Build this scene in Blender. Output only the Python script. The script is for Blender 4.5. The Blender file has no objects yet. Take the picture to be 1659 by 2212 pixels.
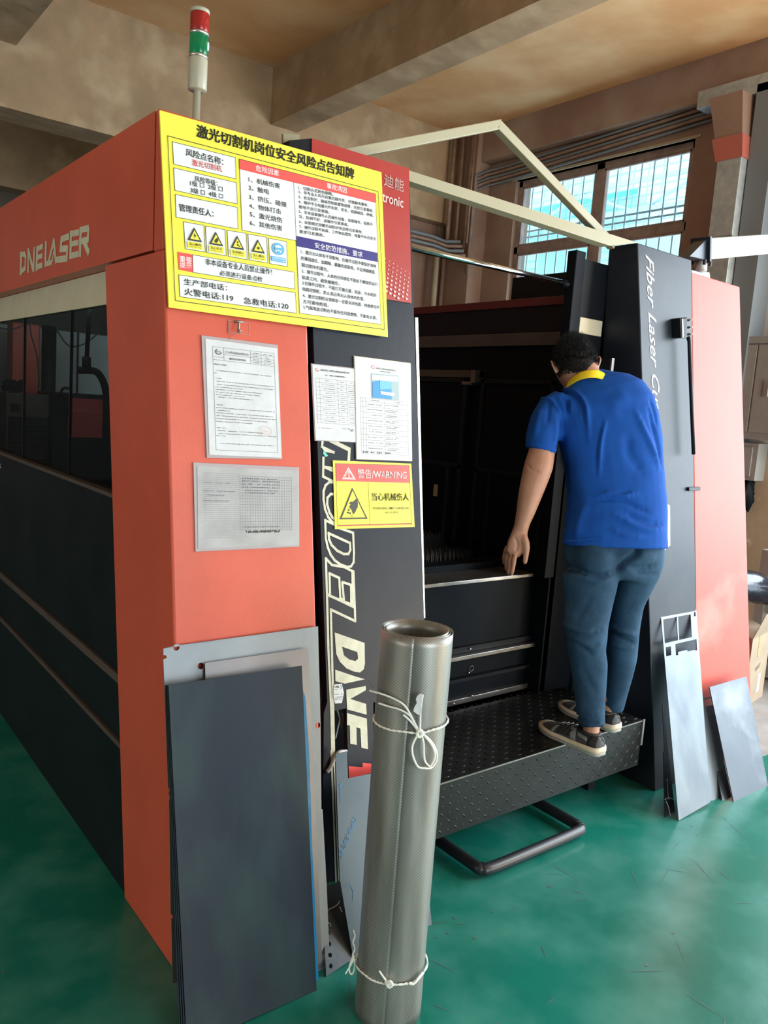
import bpy, bmesh, math, random
from mathutils import Vector, Matrix, noise
random.seed(7)
S = bpy.context.scene
COL = S.collection
# ---------------- camera ----------------
cd = bpy.data.cameras.new('camera'); cam = bpy.data.objects.new('camera', cd); COL.objects.link(cam)
cd.sensor_fit = 'HORIZONTAL'; cd.sensor_width = 36; cd.lens = 37.4952; cd.clip_start = .05; cd.clip_end = 200
r = (0.789091, -0.610176, 0.070858); u = (0.024899, 0.147029, 0.988819); b = (-0.613771, -0.778504, 0.131212)
cam.matrix_world = Matrix(((r[0], u[0], b[0], 0), (r[1], u[1], b[1], 0), (r[2], u[2], b[2], 1.6), (0, 0, 0, 1)))
S.camera = cam
# ---------------- world, lights, exposure ----------------
S.view_settings.view_transform = 'Standard'; S.view_settings.look = 'None'
S.view_settings.exposure = 0.0; S.view_settings.gamma = 1; S.view_settings.use_curve_mapping = False
W = bpy.data.worlds.new('world'); S.world = W; W.use_nodes = True
bg = W.node_tree.nodes['Background']; bg.inputs[0].default_value = (.72, .87, 1, 1); bg.inputs[1].default_value = 6
def area(name, loc, target, sx, sy, power, col):
    l = bpy.data.lights.new(name, 'AREA'); l.shape = 'RECTANGLE'; l.size = sx; l.size_y = sy; l.energy = power; l.color = col
    o = bpy.data.objects.new(name, l); COL.objects.link(o); o.location = loc
    d = Vector(target) - Vector(loc); o.rotation_euler = d.to_track_quat('-Z', 'Y').to_euler(); return o
area('doorway_daylight', (5.85, .45, 2.15), (2.6, 1.5, 1.4), 3.7, 2.5, 255, (.86, .94, 1))
area('doorway_sun_patch', (5.3, -1.4, 2.9), (3.3, 2.1, 1.4), .5, .5, 45, (1, .97, .92))
area('front_door_daylight', (1.6, -5.6, 2.0), (1.4, 2, 1.6), 3.6, 2.8, 135, (1, .97, .94))
area('floor_bounce_fill', (4.4, -.8, .25), (4.2, 2.4, 4.4), 2.4, 2.0, 165, (1, .80, .58))  # added up-facing lamp standing in for daylight bounced off the floor onto ceiling
area('side_fill_lamp', (-4.6, 1.6, 1.5), (.8, 3.2, 1.7), 2.4, 1.4, 95, (1, .94, .86))  # added lamp that brightens the machine's left face; no window in that wall
area('interior_fill_lamp', (1.5, 5.0, 2.2), (1.5, 6.6, 1.3), .5, .2, 5, (.9, 1, 1))  # added fill lamp inside the enclosure, lightens the far wall behind the glass

# ---------------- helpers ----------------
MATS = {}
def mat(name, col, rough=.5, metal=0, var=None, vscale=6, vmix=.5, bump=0, bscale=60, emis=None, estr=0, trans=0, alpha=1, spec=.5, stretch=None, var2=None, v2scale=1.2, v2lo=.45, v2hi=.7):
    m = bpy.data.materials.new(name); m.use_nodes = True; MATS[name] = m
    nt = m.node_tree; p = nt.nodes['Principled BSDF']
    def s(k, v):
        p.inputs[k].default_value = v
    c4 = (*col, 1)
    s('Base Color', c4); s('Roughness', rough); s('Metallic', metal); s('Specular IOR Level', spec)
    if trans: s('Transmission Weight', trans)
    if alpha < 1: s('Alpha', alpha)
    if emis: s('Emission Color', (*emis, 1)); s('Emission Strength', estr)
    if var or bump:
        tc = nt.nodes.new('ShaderNodeTexCoord'); mp = nt.nodes.new('ShaderNodeMapping')
        nt.links.new(tc.outputs['Object'], mp.inputs[0])
        if stretch: mp.inputs['Scale'].default_value = stretch
    last = None
    if var:
        n = nt.nodes.new('ShaderNodeTexNoise'); n.inputs['Scale'].default_value = vscale; n.inputs['Detail'].default_value = 8; n.inputs['Roughness'].default_value = .62
        nt.links.new(mp.outputs[0], n.inputs['Vector'])
        rp = nt.nodes.new('ShaderNodeValToRGB'); rp.color_ramp.elements[0].position = .5 - vmix * .3; rp.color_ramp.elements[1].position = .5 + vmix * .3
        rp.color_ramp.elements[0].color = (*var, 1); rp.color_ramp.elements[1].color = c4
        nt.links.new(n.outputs[0], rp.inputs[0]); last = rp.outputs[0]
        if var2:
            n2 = nt.nodes.new('ShaderNodeTexNoise'); n2.inputs['Scale'].default_value = v2scale; n2.inputs['Detail'].default_value = 6
            nt.links.new(mp.outputs[0], n2.inputs['Vector'])
            r2 = nt.nodes.new('ShaderNodeValToRGB'); r2.color_ramp.elements[0].position = v2lo; r2.color_ramp.elements[1].position = v2hi
            nt.links.new(n2.outputs[0], r2.inputs[0])
            mx = nt.nodes.new('ShaderNodeMixRGB'); mx.inputs[2].default_value = (*var2, 1)
            nt.links.new(r2.outputs[0], mx.inputs[0]); nt.links.new(last, mx.inputs[1]); last = mx.outputs[0]
        nt.links.new(last, p.inputs['Base Color'])
    if bump:
        n = nt.nodes.new('ShaderNodeTexNoise'); n.inputs['Scale'].default_value = bscale; n.inputs['Detail'].default_value = 5
        nt.links.new(mp.outputs[0], n.inputs['Vector'])
        bp = nt.nodes.new('ShaderNodeBump'); bp.inputs['Strength'].default_value = bump; bp.inputs['Distance'].default_value = .01
        nt.links.new(n.outputs[0], bp.inputs['Height']); nt.links.new(bp.outputs[0], p.inputs['Normal'])
    return m
def tag(o, label=None, cat=None, group=None, kind=None):
    if label: o['label'] = label
    if cat: o['category'] = cat
    if group: o['group'] = group
    if kind: o['kind'] = kind
    return o
def thing(name, loc, label, cat, group=None):
    o = bpy.data.objects.new(name, None); COL.objects.link(o); o.location = loc; o.empty_display_size = .05
    return tag(o, label, cat, group)
def root_loc(p):
    return p.location if p.parent is None else Vector((0, 0, 0))
def link(name, me, m=None, parent=None, smooth=False, bevel=0):
    o = bpy.data.objects.new(name, me); COL.objects.link(o)
    if m: me.materials.clear(); me.materials.append(MATS[m] if isinstance(m, str) else m)
    if parent:
        o.parent = parent; o.matrix_parent_inverse = Matrix.Translation(-root_loc(parent))
    if smooth:
        for q in me.polygons: q.use_smooth = True
    if bevel:
        bv = o.modifiers.new('bevel', 'BEVEL'); bv.width = bevel; bv.segments = 2; bv.limit_method = 'ANGLE'
    return o
class MB:
    def __init__(s): s.v = []; s.f = []
    def add(s, vs, fs):
        k = len(s.v); s.v += [tuple(x) for x in vs]; s.f += [tuple(i + k for i in q) for q in fs]; return s
    def hexa(s, p):  # 4 bottom + 4 top, or front 4 + back 4
        return s.add(p, [(0, 1, 2, 3), (7, 6, 5, 4), (0, 4, 5, 1), (1, 5, 6, 2), (2, 6, 7, 3), (3, 7, 4, 0)])
    def box(s, a, b):
        x0, y0, z0 = a; x1, y1, z1 = b
        return s.hexa([(x0, y0, z0), (x1, y0, z0), (x1, y1, z0), (x0, y1, z0), (x0, y0, z1), (x1, y0, z1), (x1, y1, z1), (x0, y1, z1)])
    def slab(s, q, vec):
        vec = Vector(vec); q = [Vector(x) for x in q]
        return s.hexa(q + [x + vec for x in q])
    def prism(s, q, vec):
        n = len(q); vec = Vector(vec); q = [Vector(x) for x in q]
        return s.add(q + [x + vec for x in q], [tuple(range(n)), tuple(range(2 * n - 1, n - 1, -1))] + [(i, i + n, (i + 1) % n + n, (i + 1) % n) for i in range(n)])
    def tube(s, pts, r, n=8, close=False):
        pts = [Vector(p) for p in pts]; m = len(pts); rs = r if isinstance(r, (list, tuple)) else [r] * m
        vs = []; up = None
        for i, p in enumerate(pts):
            if close: d = pts[(i + 1) % m] - pts[i - 1]
            else: d = pts[min(i + 1, m - 1)] - pts[max(i - 1, 0)]
            d.normalize()
            if up is None: up = d.orthogonal().normalized()
            up = (up - d * up.dot(d)).normalized(); sd = d.cross(up)
            for k in range(n):
                a = 2 * math.pi * k / n; vs.append(p + (up * math.cos(a) + sd * math.sin(a)) * rs[i])
        fs = []
        for i in range(m if close else m - 1):
            for k in range(n):
                j = (i + 1) % m
                fs.append((i * n + k, i * n + (k + 1) % n, j * n + (k + 1) % n, j * n + k))
        if not close: fs += [tuple(range(n - 1, -1, -1)), tuple(range((m - 1) * n, m * n))]
        return s.add(vs, fs)
    def lathe(s, c, prof, n=32, axis=(0, 0, 1)):
        ax = Vector(axis).normalized(); a0 = ax.orthogonal().normalized(); a1 = ax.cross(a0); c = Vector(c); vs = []
        for (rr, h) in prof:
            for k in range(n):
                a = 2 * math.pi * k / n; vs.append(c + ax * h + (a0 * math.cos(a) + a1 * math.sin(a)) * rr)
        m = len(prof); fs = [(i * n + k, i * n + (k + 1) % n, (i + 1) * n + (k + 1) % n, (i + 1) * n + k) for i in range(m - 1) for k in range(n)]
        fs += [tuple(range(n - 1, -1, -1)), tuple(range((m - 1) * n, m * n))]
        return s.add(vs, fs)
    def mesh(s, fix=True):
        me = bpy.data.meshes.new('m'); me.from_pydata(s.v, [], s.f); me.update()
        if fix:
            bm = bmesh.new(); bm.from_mesh(me); bmesh.ops.recalc_face_normals(bm, faces=bm.faces); bm.to_mesh(me); bm.free()
        return me
    def obj(s, name, m, parent=None, smooth=False, bevel=0): return link(name, s.mesh(), m, parent, smooth, bevel)
def box(name, a, b, m, parent=None, bevel=0): return MB().box(a, b).obj(name, m, parent, bevel=bevel)
def slab(name, q, vec, m, parent=None, bevel=0): return MB().slab(q, vec).obj(name, m, parent, bevel=bevel)
def struct(o): o['kind'] = 'structure'; return o
def smooth_path(pts, k=6):
    pts = [Vector(p) for p in pts]; out = []
    P = [pts[0]] + pts + [pts[-1]]
    for i in range(1, len(P) - 2):
        for j in range(k):
            t = j / k; a, b_, c, d = P[i - 1], P[i], P[i + 1], P[i + 2]
            out.append(.5 * ((2 * b_) + (c - a) * t + (2 * a - 5 * b_ + 4 * c - d) * t * t + (3 * b_ - a - 3 * c + d) * t ** 3))
    out.append(pts[-1]); return out
def basis(p0, p1, p2):
    o = Vector(p0); x = (Vector(p1) - o).normalized(); y = Vector(p2) - o; y = (y - x * y.dot(x)).normalized(); n = x.cross(y); return o, x, y, n
def plate(name, outer, holes, th, m, parent=None, bevel=0):
    """flat plate with holes; all points 3D on one plane; thickness grows to the far side"""
    o, x, y, n = basis(outer[0], outer[1], outer[-1])
    cu = bpy.data.curves.new('p', 'CURVE'); cu.dimensions = '2D'; cu.fill_mode = 'BOTH'; cu.extrude = th / 2
    for loop in [outer] + holes:
        sp = cu.splines.new('POLY'); sp.points.add(len(loop) - 1); sp.use_cyclic_u = True
        for i, p in enumerate(loop):
            d = Vector(p) - o; sp.points[i].co = (d.dot(x), d.dot(y), 0, 1)
    tmp = bpy.data.objects.new('t', cu); COL.objects.link(tmp)
    me = bpy.data.meshes.new_from_object(tmp.evaluated_get(bpy.context.evaluated_depsgraph_get()))
    bpy.data.objects.remove(tmp)
    sgn = 1 if n.dot(Vector((.6, .77, 0))) > 0 else -1
    for v in me.vertices:
        c = v.co.copy(); v.co = o + x * c.x + y * c.y + n * (c.z + sgn * th / 2)
    return link(name, me, m, parent, bevel=bevel)
def circ(c, ax, ay, r_, n=16):
    c = Vector(c); ax = Vector(ax).normalized(); ay = Vector(ay).normalized()
    return [c + (ax * math.cos(2 * math.pi * k / n) + ay * math.sin(2 * math.pi * k / n)) * r_ for k in range(n)]
_tc = {}
def text2d(s, bold=0, shear=0):
    key = (s, bold, shear)
    if key not in _tc:
        cu = bpy.data.curves.new('t', 'FONT'); cu.body = s; cu.size = 1; cu.offset = bold; cu.shear = shear; cu.resolution_u = 2 if len(s) > 5 else 4
        tmp = bpy.data.objects.new('t', cu); COL.objects.link(tmp)
        me = bpy.data.meshes.new_from_object(tmp.evaluated_get(bpy.context.evaluated_depsgraph_get()))
        bpy.data.objects.remove(tmp)
        vs = [v.co.copy() for v in me.vertices]; fs = [tuple(p.vertices) for p in me.polygons]; bpy.data.meshes.remove(me)
        if not vs: vs = [Vector((0, 0, 0))]
        x0 = min(v.x for v in vs); x1 = max(v.x for v in vs); y0 = min(v.y for v in vs); y1 = max(v.y for v in vs)
        _tc[key] = ([((v.x - x0) / max(x1 - x0, 1e-6), (v.y - y0) / max(y1 - y0, 1e-6)) for v in vs], fs, (x1 - x0), (y1 - y0))
    return _tc[key]
class Print:
    """flat print on a surface, offset outward by off along vector n"""
    def __init__(s, n, off=.0008): s.n = Vector(n).normalized() * off; s.mb = {}
    def g(s, m): return s.mb.setdefault(m, MB())
    def text(s, m, st, p0, p1, pt, bold=0, shear=0, lay=1):
        p0, p1, pt = Vector(p0), Vector(p1), Vector(pt)
        if bold > 0 and any(ord(c_) > 127 for c_ in st):   # thicken by overprinting, keeps complex glyphs whole
            d = (p1 - p0).normalized() * (pt - p0).length * bold * 1.6; e = (pt - p0) * bold * .9
            for a_, b2 in ((0, 0), (-1, -1), (1, 1), (-1, 1), (1, -1)): s.text(m, st, p0 + d * a_ + e * b2, p1 + d * a_ + e * b2, pt + d * a_ + e * b2, 0, shear, lay)
            return
        vs, fs, w, h = text2d(st, bold, shear)
        s.g(m).add([p0 + (p1 - p0) * a + (pt - p0) * b_ + s.n * lay for a, b_ in vs], fs)
    def line(s, m, st, p0, direc, h, bold=0, lay=1, shear=0, upv=None, wid=None):
        """text from p0 along direc with height h (metres) and natural or given width"""
        vs, fs, w, hh = text2d(st, bold, shear); d = Vector(direc).normalized(); k = h / hh
        W_ = wid if wid else w * k; upv = Vector(upv).normalized()
        s.text(m, st, Vector(p0), Vector(p0) + d * W_, Vector(p0) + upv * h, bold, shear, lay)
    def poly(s, m, pts, lay=1):
        s.g(m).add([Vector(p) + s.n * lay for p in pts], [tuple(range(len(pts)))])
    def stroke(s, m, pts, w, lay=1, close=False):
        pts = [Vector(p) for p in pts]
        if close: pts = pts + [pts[0]]
        n = s.n.normalized()
        for a, b_ in zip(pts, pts[1:]):
            d = (b_ - a)
            if d.length < 1e-6: continue
            d.normalize(); q = n.cross(d) * w / 2; e = d * w / 2 * .9
            s.g(m).add([a - e - q + s.n * lay, b_ + e - q + s.n * lay, b_ + e + q + s.n * lay, a - e + q + s.n * lay], [(0, 1, 2, 3)])
    def rect(s, m, a, b_, c, d, lay=1): s.poly(m, [a, b_, c, d], lay)
    def done(s, parent, name='print', layer=()):
        out = []
        for m, mb in s.mb.items():
            if not mb.f: continue
            o_ = link(name if 'ink' not in m else 'lettering', mb.mesh(False), m, parent)
            if m in layer: o_['kind'] = 'stuff'
            out.append(o_)
        return out
NF = Vector((0, -1, .124)).normalized()     # outward normal of the leaning machine front
def PF(x, z, off=0): return Vector((x, 1.84 + .124 * z - off, z))
FU = Vector((0, .124, 1)).normalized()

# ---------------- materials ----------------
mat('floor_green', (.012, .215, .16), .25, var=(.006, .12, .088), vscale=1.3, vmix=1.2, bump=.05, bscale=30, var2=(.09, .32, .27), v2scale=5, v2lo=.42, v2hi=1.0, spec=.45)
mat('floor_grey', (.30, .29, .27), .6, var=(.2, .19, .18), vscale=5, bump=.1)
mat('plaster_brown', (.40, .265, .145), .85, var=(.20, .135, .075), vscale=2.5, vmix=1, bump=.9, bscale=9, var2=(.44, .33, .2), v2scale=4, v2lo=.5, v2hi=.8)
mat('ceiling_ochre', (.60, .33, .145), .85, var=(.46, .24, .09), vscale=2.2, vmix=1, bump=.35, bscale=14, var2=(.64, .42, .22), v2scale=1.4)
mat('wall_grey', (.56, .54, .50), .8, var=(.45, .42, .37), vscale=3, vmix=1, bump=.2, bscale=20)
mat('wall_tan', (.40, .33, .22), .8, var=(.30, .24, .15), vscale=4, vmix=1, bump=.3, bscale=18, var2=(.55, .5, .42), v2scale=5, v2lo=.62, v2hi=.7)
mat('wall_redbrown', (.27, .17, .12), .75, var=(.20, .115, .08), vscale=2, vmix=1, bump=.3, bscale=15, var2=(.36, .27, .2), v2scale=1.6, v2lo=.5, v2hi=.8)
mat('cream_paint', (.33, .30, .20), .5, var=(.32, .29, .18), vscale=5, bump=.05)
mat('orange_paint', (.60, .10, .055), .36, var=(.53, .088, .048), vscale=4, bump=.05, bscale=140, spec=.45)
mat('red_paint', (.38, .04, .035), .35, var=(.34, .035, .03), vscale=5, spec=.45)
mat('dark_red_paint', (.12, .02, .022), .4, spec=.3)
mat('pink_red_paint', (.60, .10, .075), .5, spec=.25, var=(.54, .09, .068), vscale=3, vmix=.8, bump=.03, bscale=60, var2=(.6, .3, .25), v2scale=2, v2lo=.6, v2hi=.9)
mat('black_paint', (.006, .008, .011), .42, var=(.010, .012, .016), vscale=5, bump=.04, bscale=90, spec=.18)
mat('blue_black_paint', (.015, .020, .030), .38, var=(.021, .026, .036), vscale=3, bump=.03, bscale=50, var2=(.04, .043, .05), v2scale=3, v2lo=.5, v2hi=.8, spec=.2)
mat('dark_inside', (.004, .006, .009), .5, var=(.007, .009, .012), vscale=6, bump=.04, spec=.08)  # near-black inside paint; return panel and post use it to carry shade
mat('taupe_band', (.09, .068, .06), .5, var=(.07, .055, .048), vscale=5, spec=.3)
mat('band_cream', (.62, .57, .42), .45, var=(.56, .51, .37), vscale=8)
mat('worn_steel', (.32, .31, .29), .33, .85, var=(.2, .19, .18), vscale=9, bump=.04)
mat('galvanized', (.24, .265, .275), .45, .5, var=(.19, .215, .23), vscale=6, vmix=1, bump=.03)
mat('sheet_light', (.19, .23, .25), .45, .4, spec=.3, var=(.13, .16, .19), vscale=5, vmix=.8, var2=(.12, .145, .18), v2scale=3, v2lo=.5, v2hi=.72, stretch=(2.5, 2.5, .8))
mat('sheet_grey', (.24, .23, .225), .4, .7, var=(.2, .19, .19), vscale=4)
mat('sheet_dark', (.022, .030, .040), .42, .3, spec=.25, var=(.016, .022, .030), vscale=2.5, vmix=1, var2=(.03, .05, .05), v2scale=3, stretch=(2, 2, .7))
mat('plate_steel_dark', (.085, .097, .112), .42, .55, var=(.06, .07, .084), vscale=4, vmix=.8, var2=(.2, .22, .23), v2scale=3, v2lo=.55, v2hi=.75, bump=.03)
mat('blue_film', (.01, .19, .36), .28, var=(.01, .15, .3), vscale=5, bump=.15, bscale=20)
mat('film_steel', (.085, .125, .16), .34, .3, spec=.3, var=(.07, .105, .135), vscale=4)
mat('slat_steel', (.03, .03, .032), .4, .5, spec=.4)
mat('chrome', (.75, .78, .8), .12, 1)
mat('aluminium', (.7, .71, .7), .3, .9)
mat('mesh_wire', (.27, .265, .245), .42, .55, bump=0)
mat('string_white', (.85, .85, .78), .8)
mat('paper', (.62, .64, .65), .35, var=(.55, .565, .57), vscale=14, bump=.05, bscale=30)
mat('paper_dirty', (.50, .50, .50), .22, var=(.33, .325, .32), vscale=9, vmix=1, bump=.12, bscale=18)
mat('laminate', (.42, .36, .37), .2)
mat('yellow', (.87, .80, .075), .38, var=(.84, .76, .07), vscale=10)
mat('print_white', (.72, .75, .77), .38)
mat('print_red', (.78, .09, .08), .38)
mat('print_navy', (.035, .03, .19), .38)
mat('print_blue', (.12, .42, .66), .38)
mat('print_cyan_photo', (.02, .25, .60), .35)
mat('print_photo_grey', (.3, .4, .42), .35)
mat('ink_black', (.03, .03, .02), .5)
mat('ink_grey', (.16, .165, .18), .5)
mat('ink_red', (.70, .08, .06), .5)
mat('ink_white', (.85, .85, .84), .5)
mat('ink_cream', (.62, .60, .46), .5, var=(.5, .48, .36), vscale=30)
mat('ink_pink', (.75, .5, .46), .5)
mat('ink_blue', (.03, .2, .4), .5)
mat('tread_plate', (.022, .024, .023), .36, .5, spec=.35, var=(.014, .016, .016), vscale=7, bump=.05, var2=(.06, .06, .055), v2scale=3, v2lo=.6, v2hi=.9)
mat('rubber_black', (.02, .022, .028), .35)
mat('shirt_blue', (.006, .075, .36), .85, var=(.005, .062, .31), vscale=18, bump=.12, bscale=350, spec=.2)
mat('collar_yellow', (.80, .56, .02), .8, bump=.2, bscale=300, spec=.2)
mat('denim', (.021, .060, .112), .85, var=(.014, .042, .082), vscale=22, bump=.25, bscale=260, var2=(.04, .10, .175), v2scale=5, v2lo=.5, v2hi=.8, spec=.2)
mat('skin', (.42, .22, .145), .5, var=(.38, .185, .12), vscale=14, bump=.04, bscale=120, spec=.35)
mat('hair', (.006, .006, .008), .6, spec=.35)
mat('scalp_stubble', (.022, .017, .015), .8, var=(.008, .007, .007), vscale=120, spec=.1)
mat('shoe_dark', (.05, .05, .055), .7, var=(.03, .03, .034), vscale=60)
mat('shoe_black', (.008, .008, .01), .6)
mat('shoe_grey', (.18, .185, .19), .6)
mat('sole_cream', (.62, .52, .38), .6, var=(.5, .42, .31), vscale=30)
mat('sole_grey', (.3, .3, .29), .6)
mat('cardboard', (.30, .24, .17), .8, var=(.26, .20, .14), vscale=8)
mat('tape_tan', (.42, .29, .14), .35)
mat('cabinet_grey', (.25, .255, .24), .55, var=(.21, .21, .195), vscale=5, bump=.05)
mat('pipe_brown', (.25, .155, .10), .5, var=(.16, .10, .07), vscale=12)
mat('duct_grey', (.42, .44, .42), .5, .4, var=(.3, .32, .32), vscale=14, bump=.1)
mat('duct_dark', (.14, .16, .17), .6)
mat('window_paint', (.30, .22, .18), .5, var=(.2, .14, .12), vscale=12)
mat('lens_red', (.30, .015, .015), .15, spec=.6)
mat('lens_green', (.0, .09, .035), .15, emis=(0, .6, .2), estr=.12)
mat('lens_lit', (.1, .9, .4), .3, emis=(.15, 1, .45), estr=5)
mat('lamp_grey', (.40, .39, .30), .35)
mat('crane_beige', (.2, .195, .165), .5)
mat('building_tile', (.52, .64, .68), .6, var=(.42, .55, .60), vscale=2)
mat('building_green', (.10, .62, .45), .5)
mat('grille_grey', (.5, .55, .56), .5)
mat('truss_blue', (.35, .5, .58), .5)
mat('duct_red_paint', (.38, .10, .07), .5)  # plain dull red for the band on the duct
mat('bag_black', (.01, .012, .02), .18, bump=.6, bscale=9)
mat('plastic_clear', (.5, .5, .5), .15)
mat('inner_wall_grey', (.42, .46, .46), .6, var=(.36, .40, .40), vscale=4)
def glass(name, tint, rough, mixf):
    m = bpy.data.materials.new(name); m.use_nodes = True; MATS[name] = m; nt = m.node_tree; nt.nodes.clear()
    o = nt.nodes.new('ShaderNodeOutputMaterial'); t = nt.nodes.new('ShaderNodeBsdfTransparent'); g = nt.nodes.new('ShaderNodeBsdfGlossy'); mx = nt.nodes.new('ShaderNodeMixShader')
    t.inputs[0].default_value = (*tint, 1); g.inputs[0].default_value = (.9, .95, 1, 1); g.inputs[1].default_value = rough; mx.inputs[0].default_value = mixf
    nt.links.new(t.outputs[0], mx.inputs[1]); nt.links.new(g.outputs[0], mx.inputs[2]); nt.links.new(mx.outputs[0], o.inputs[0])
glass('smoked_glass', (.42, .46, .46), .05, .05)
glass('window_glass', (.85, .96, 1), .1, .05)

# mesh roll: woven wire look
m = MATS['mesh_wire']; nt = m.node_tree; p = nt.nodes['Principled BSDF']
tc = nt.nodes.new('ShaderNodeTexCoord'); ck = nt.nodes.new('ShaderNodeTexChecker'); ck.inputs['Scale'].default_value = 1
mp = nt.nodes.new('ShaderNodeMapping'); mp.inputs['Scale'].default_value = (330, 330, 1)
nt.links.new(tc.outputs['UV'], mp.inputs[0]); nt.links.new(mp.outputs[0], ck.inputs[0])
nz = nt.nodes.new('ShaderNodeTexNoise'); nz.inputs['Scale'].default_value = 5; nz.inputs['Detail'].default_value = 5
mp2 = nt.nodes.new('ShaderNodeMapping'); mp2.inputs['Scale'].default_value = (4, 4, .6); nt.links.new(tc.outputs['Object'], mp2.inputs[0]); nt.links.new(mp2.outputs[0], nz.inputs[0])
rp = nt.nodes.new('ShaderNodeValToRGB'); rp.color_ramp.elements[0].position = .3; rp.color_ramp.elements[1].position = .7
rp.color_ramp.elements[0].color = (.20, .195, .18, 1); rp.color_ramp.elements[1].color = (.36, .355, .33, 1)
nt.links.new(nz.outputs[0], rp.inputs[0]); mx = nt.nodes.new('ShaderNodeMixRGB'); mx.blend_type = 'MULTIPLY'; mx.inputs[0].default_value = .55
ck.inputs[1].default_value = (1.25, 1.25, 1.2, 1); ck.inputs[2].default_value = (.55, .55, .5, 1)
nt.links.new(rp.outputs[0], mx.inputs[1]); nt.links.new(ck.outputs[0], mx.inputs[2]); nt.links.new(mx.outputs[0], p.inputs['Base Color'])

nt = MATS['building_tile'].node_tree; bk = nt.nodes.new('ShaderNodeTexBrick'); tcb = nt.nodes.new('ShaderNodeTexCoord'); mpb = nt.nodes.new('ShaderNodeMapping')
mpb.inputs['Rotation'].default_value = (math.pi / 2, 0, math.pi / 2); mpb.inputs['Scale'].default_value = (1, 1, 1); bk.offset = 0; bk.inputs['Scale'].default_value = 1.6; bk.inputs['Mortar Size'].default_value = .03
bk.inputs['Color1'].default_value = (.52, .64, .68, 1); bk.inputs['Color2'].default_value = (.40, .54, .60, 1); bk.inputs['Mortar'].default_value = (.28, .42, .48, 1)
sx_ = nt.nodes.new('ShaderNodeSeparateXYZ'); cx_ = nt.nodes.new('ShaderNodeCombineXYZ'); nt.links.new(tcb.outputs['Object'], sx_.inputs[0]); nt.links.new(sx_.outputs[1], cx_.inputs[0]); nt.links.new(sx_.outputs[2], cx_.inputs[1])
nt.links.new(cx_.outputs[0], bk.inputs['Vector']); nt.links.new(bk.outputs[0], nt.nodes['Principled BSDF'].inputs['Base Color'])
# ---------------- room shell ----------------
XW, YB, ZC = 6.0, 6.6, 4.45
struct(box('floor', (-5, -6, -.1), (6.0, 14, 0), 'floor_green'))
struct(box('trim_1', (3.92, 1.78, 0), (5.999, 6.4, .004), 'floor_grey'))['label'] = 'bare grey concrete strip along the right wall'
struct(box('ceiling', (-5, -6, ZC), (6.2, 14, ZC + .2), 'ceiling_ochre'))
fd = MB(); rf = random.Random(21)
for k in range(260):
    x = rf.uniform(-1, 4.2); y = rf.uniform(.3, 3.2); s_ = rf.uniform(.002, .007); a = rf.uniform(0, 6.28)
    fd.add([(x + s_ * rf.uniform(.6, 1.3) * math.cos(a + t), y + s_ * rf.uniform(.4, 1) * math.sin(a + t), .0012) for t in (0, 1.3, 2.6, 3.9, 5.2)], [(0, 1, 2, 3, 4)])
for k in range(60):
    x = rf.uniform(1.2, 3.6); y = rf.uniform(.4, 1.7); a = rf.uniform(0, 3.14); L_ = rf.uniform(.02, .09); w_ = .0012
    d_ = Vector((math.cos(a), math.sin(a), 0)) * L_; n_ = Vector((-math.sin(a), math.cos(a), 0)) * w_; c_ = Vector((x, y, .001))
    fd.add([c_ - d_, c_ - n_, c_ + d_, c_ + n_], [(0, 1, 2, 3)])
fdo = link('floor_debris', fd.mesh(False), 'sheet_light'); tag(fdo, 'scattered pale flakes and scratches across the green floor', 'debris', kind='stuff')
# beams
struct(box('trim_2', (-5, 6.6, 3.54), (6.0, 6.95, ZC + .01), 'plaster_brown'))['label'] = 'deep plastered cross beam behind the machine'
struct(box('trim_3', (3.62, -6, 3.98), (3.89, 6.62, ZC + .01), 'plaster_brown'))['label'] = 'plastered ceiling beam running toward the cross beam'
struct(box('trim_4', (1.15, -6, 3.98), (1.53, 6.62, ZC + .01), 'plaster_brown'))['label'] = 'plastered ceiling beam over the left side of the machine'
struct(box('trim_5', (-5, 10.2, 3.75), (6.0, 10.5, ZC + .01), 'plaster_brown'))['label'] = 'second cross beam further back'
struct(box('trim_6', (5.86, -6, 4.12), (6.02, 6.62, ZC + .01), 'wall_redbrown'))['label'] = 'wall beam above the window'
# right wall with window opening (y 3.92..5.87, z 2.2..3.9) and doorway (y -2.8..0.6, z 0..3.3)
def wallbox(y0, y1, z0, z1, m): return MB().box((XW, y0, z0), (XW + .2, y1, z1))
wr = MB()
for (y0, y1, z0, z1) in [(5.87, 14, 0, ZC), (3.92, 5.87, 0, 2.2), (3.92, 5.87, 3.905, ZC), (3.2, 3.92, 0, ZC)]:
    wr.box((XW, y0, z0), (XW + .22, y1, z1))
struct(wr.obj('wall_right', 'wall_redbrown'))
wr = MB()
for (y0, y1, z0, z1) in [(2.4, 3.2, 1.5, ZC), (-1.5, 2.4, 3.5, ZC), (-6, -1.5, 0, ZC)]: wr.box((XW, y0, z0), (XW + .22, y1, z1))
struct(wr.obj('wall_right', 'wall_grey'))
struct(box('wall_right', (XW, 2.4, 0), (XW + .22, 3.2, 1.5), 'wall_tan'))
struct(box('wall_back', (-5, 13.8, 0), (6.2, 14, ZC), 'wall_grey'))
struct(box('wall_back', (3.9, 6.75, 0), (6.0, 6.9, 3.56), 'wall_redbrown'))
struct(box('wall_left', (-5.2, -6, 0), (-5, 14, ZC), 'wall_grey'))
fr = MB()
for (x0, x1, z0, z1) in [(-5, -.5, 0, ZC), (3.6, 6.2, 0, ZC), (-.5, 3.6, 3.3, ZC)]: fr.box((x0, -6.2, z0), (x1, -6, z1))
struct(fr.obj('wall_front', 'wall_grey'))
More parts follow.
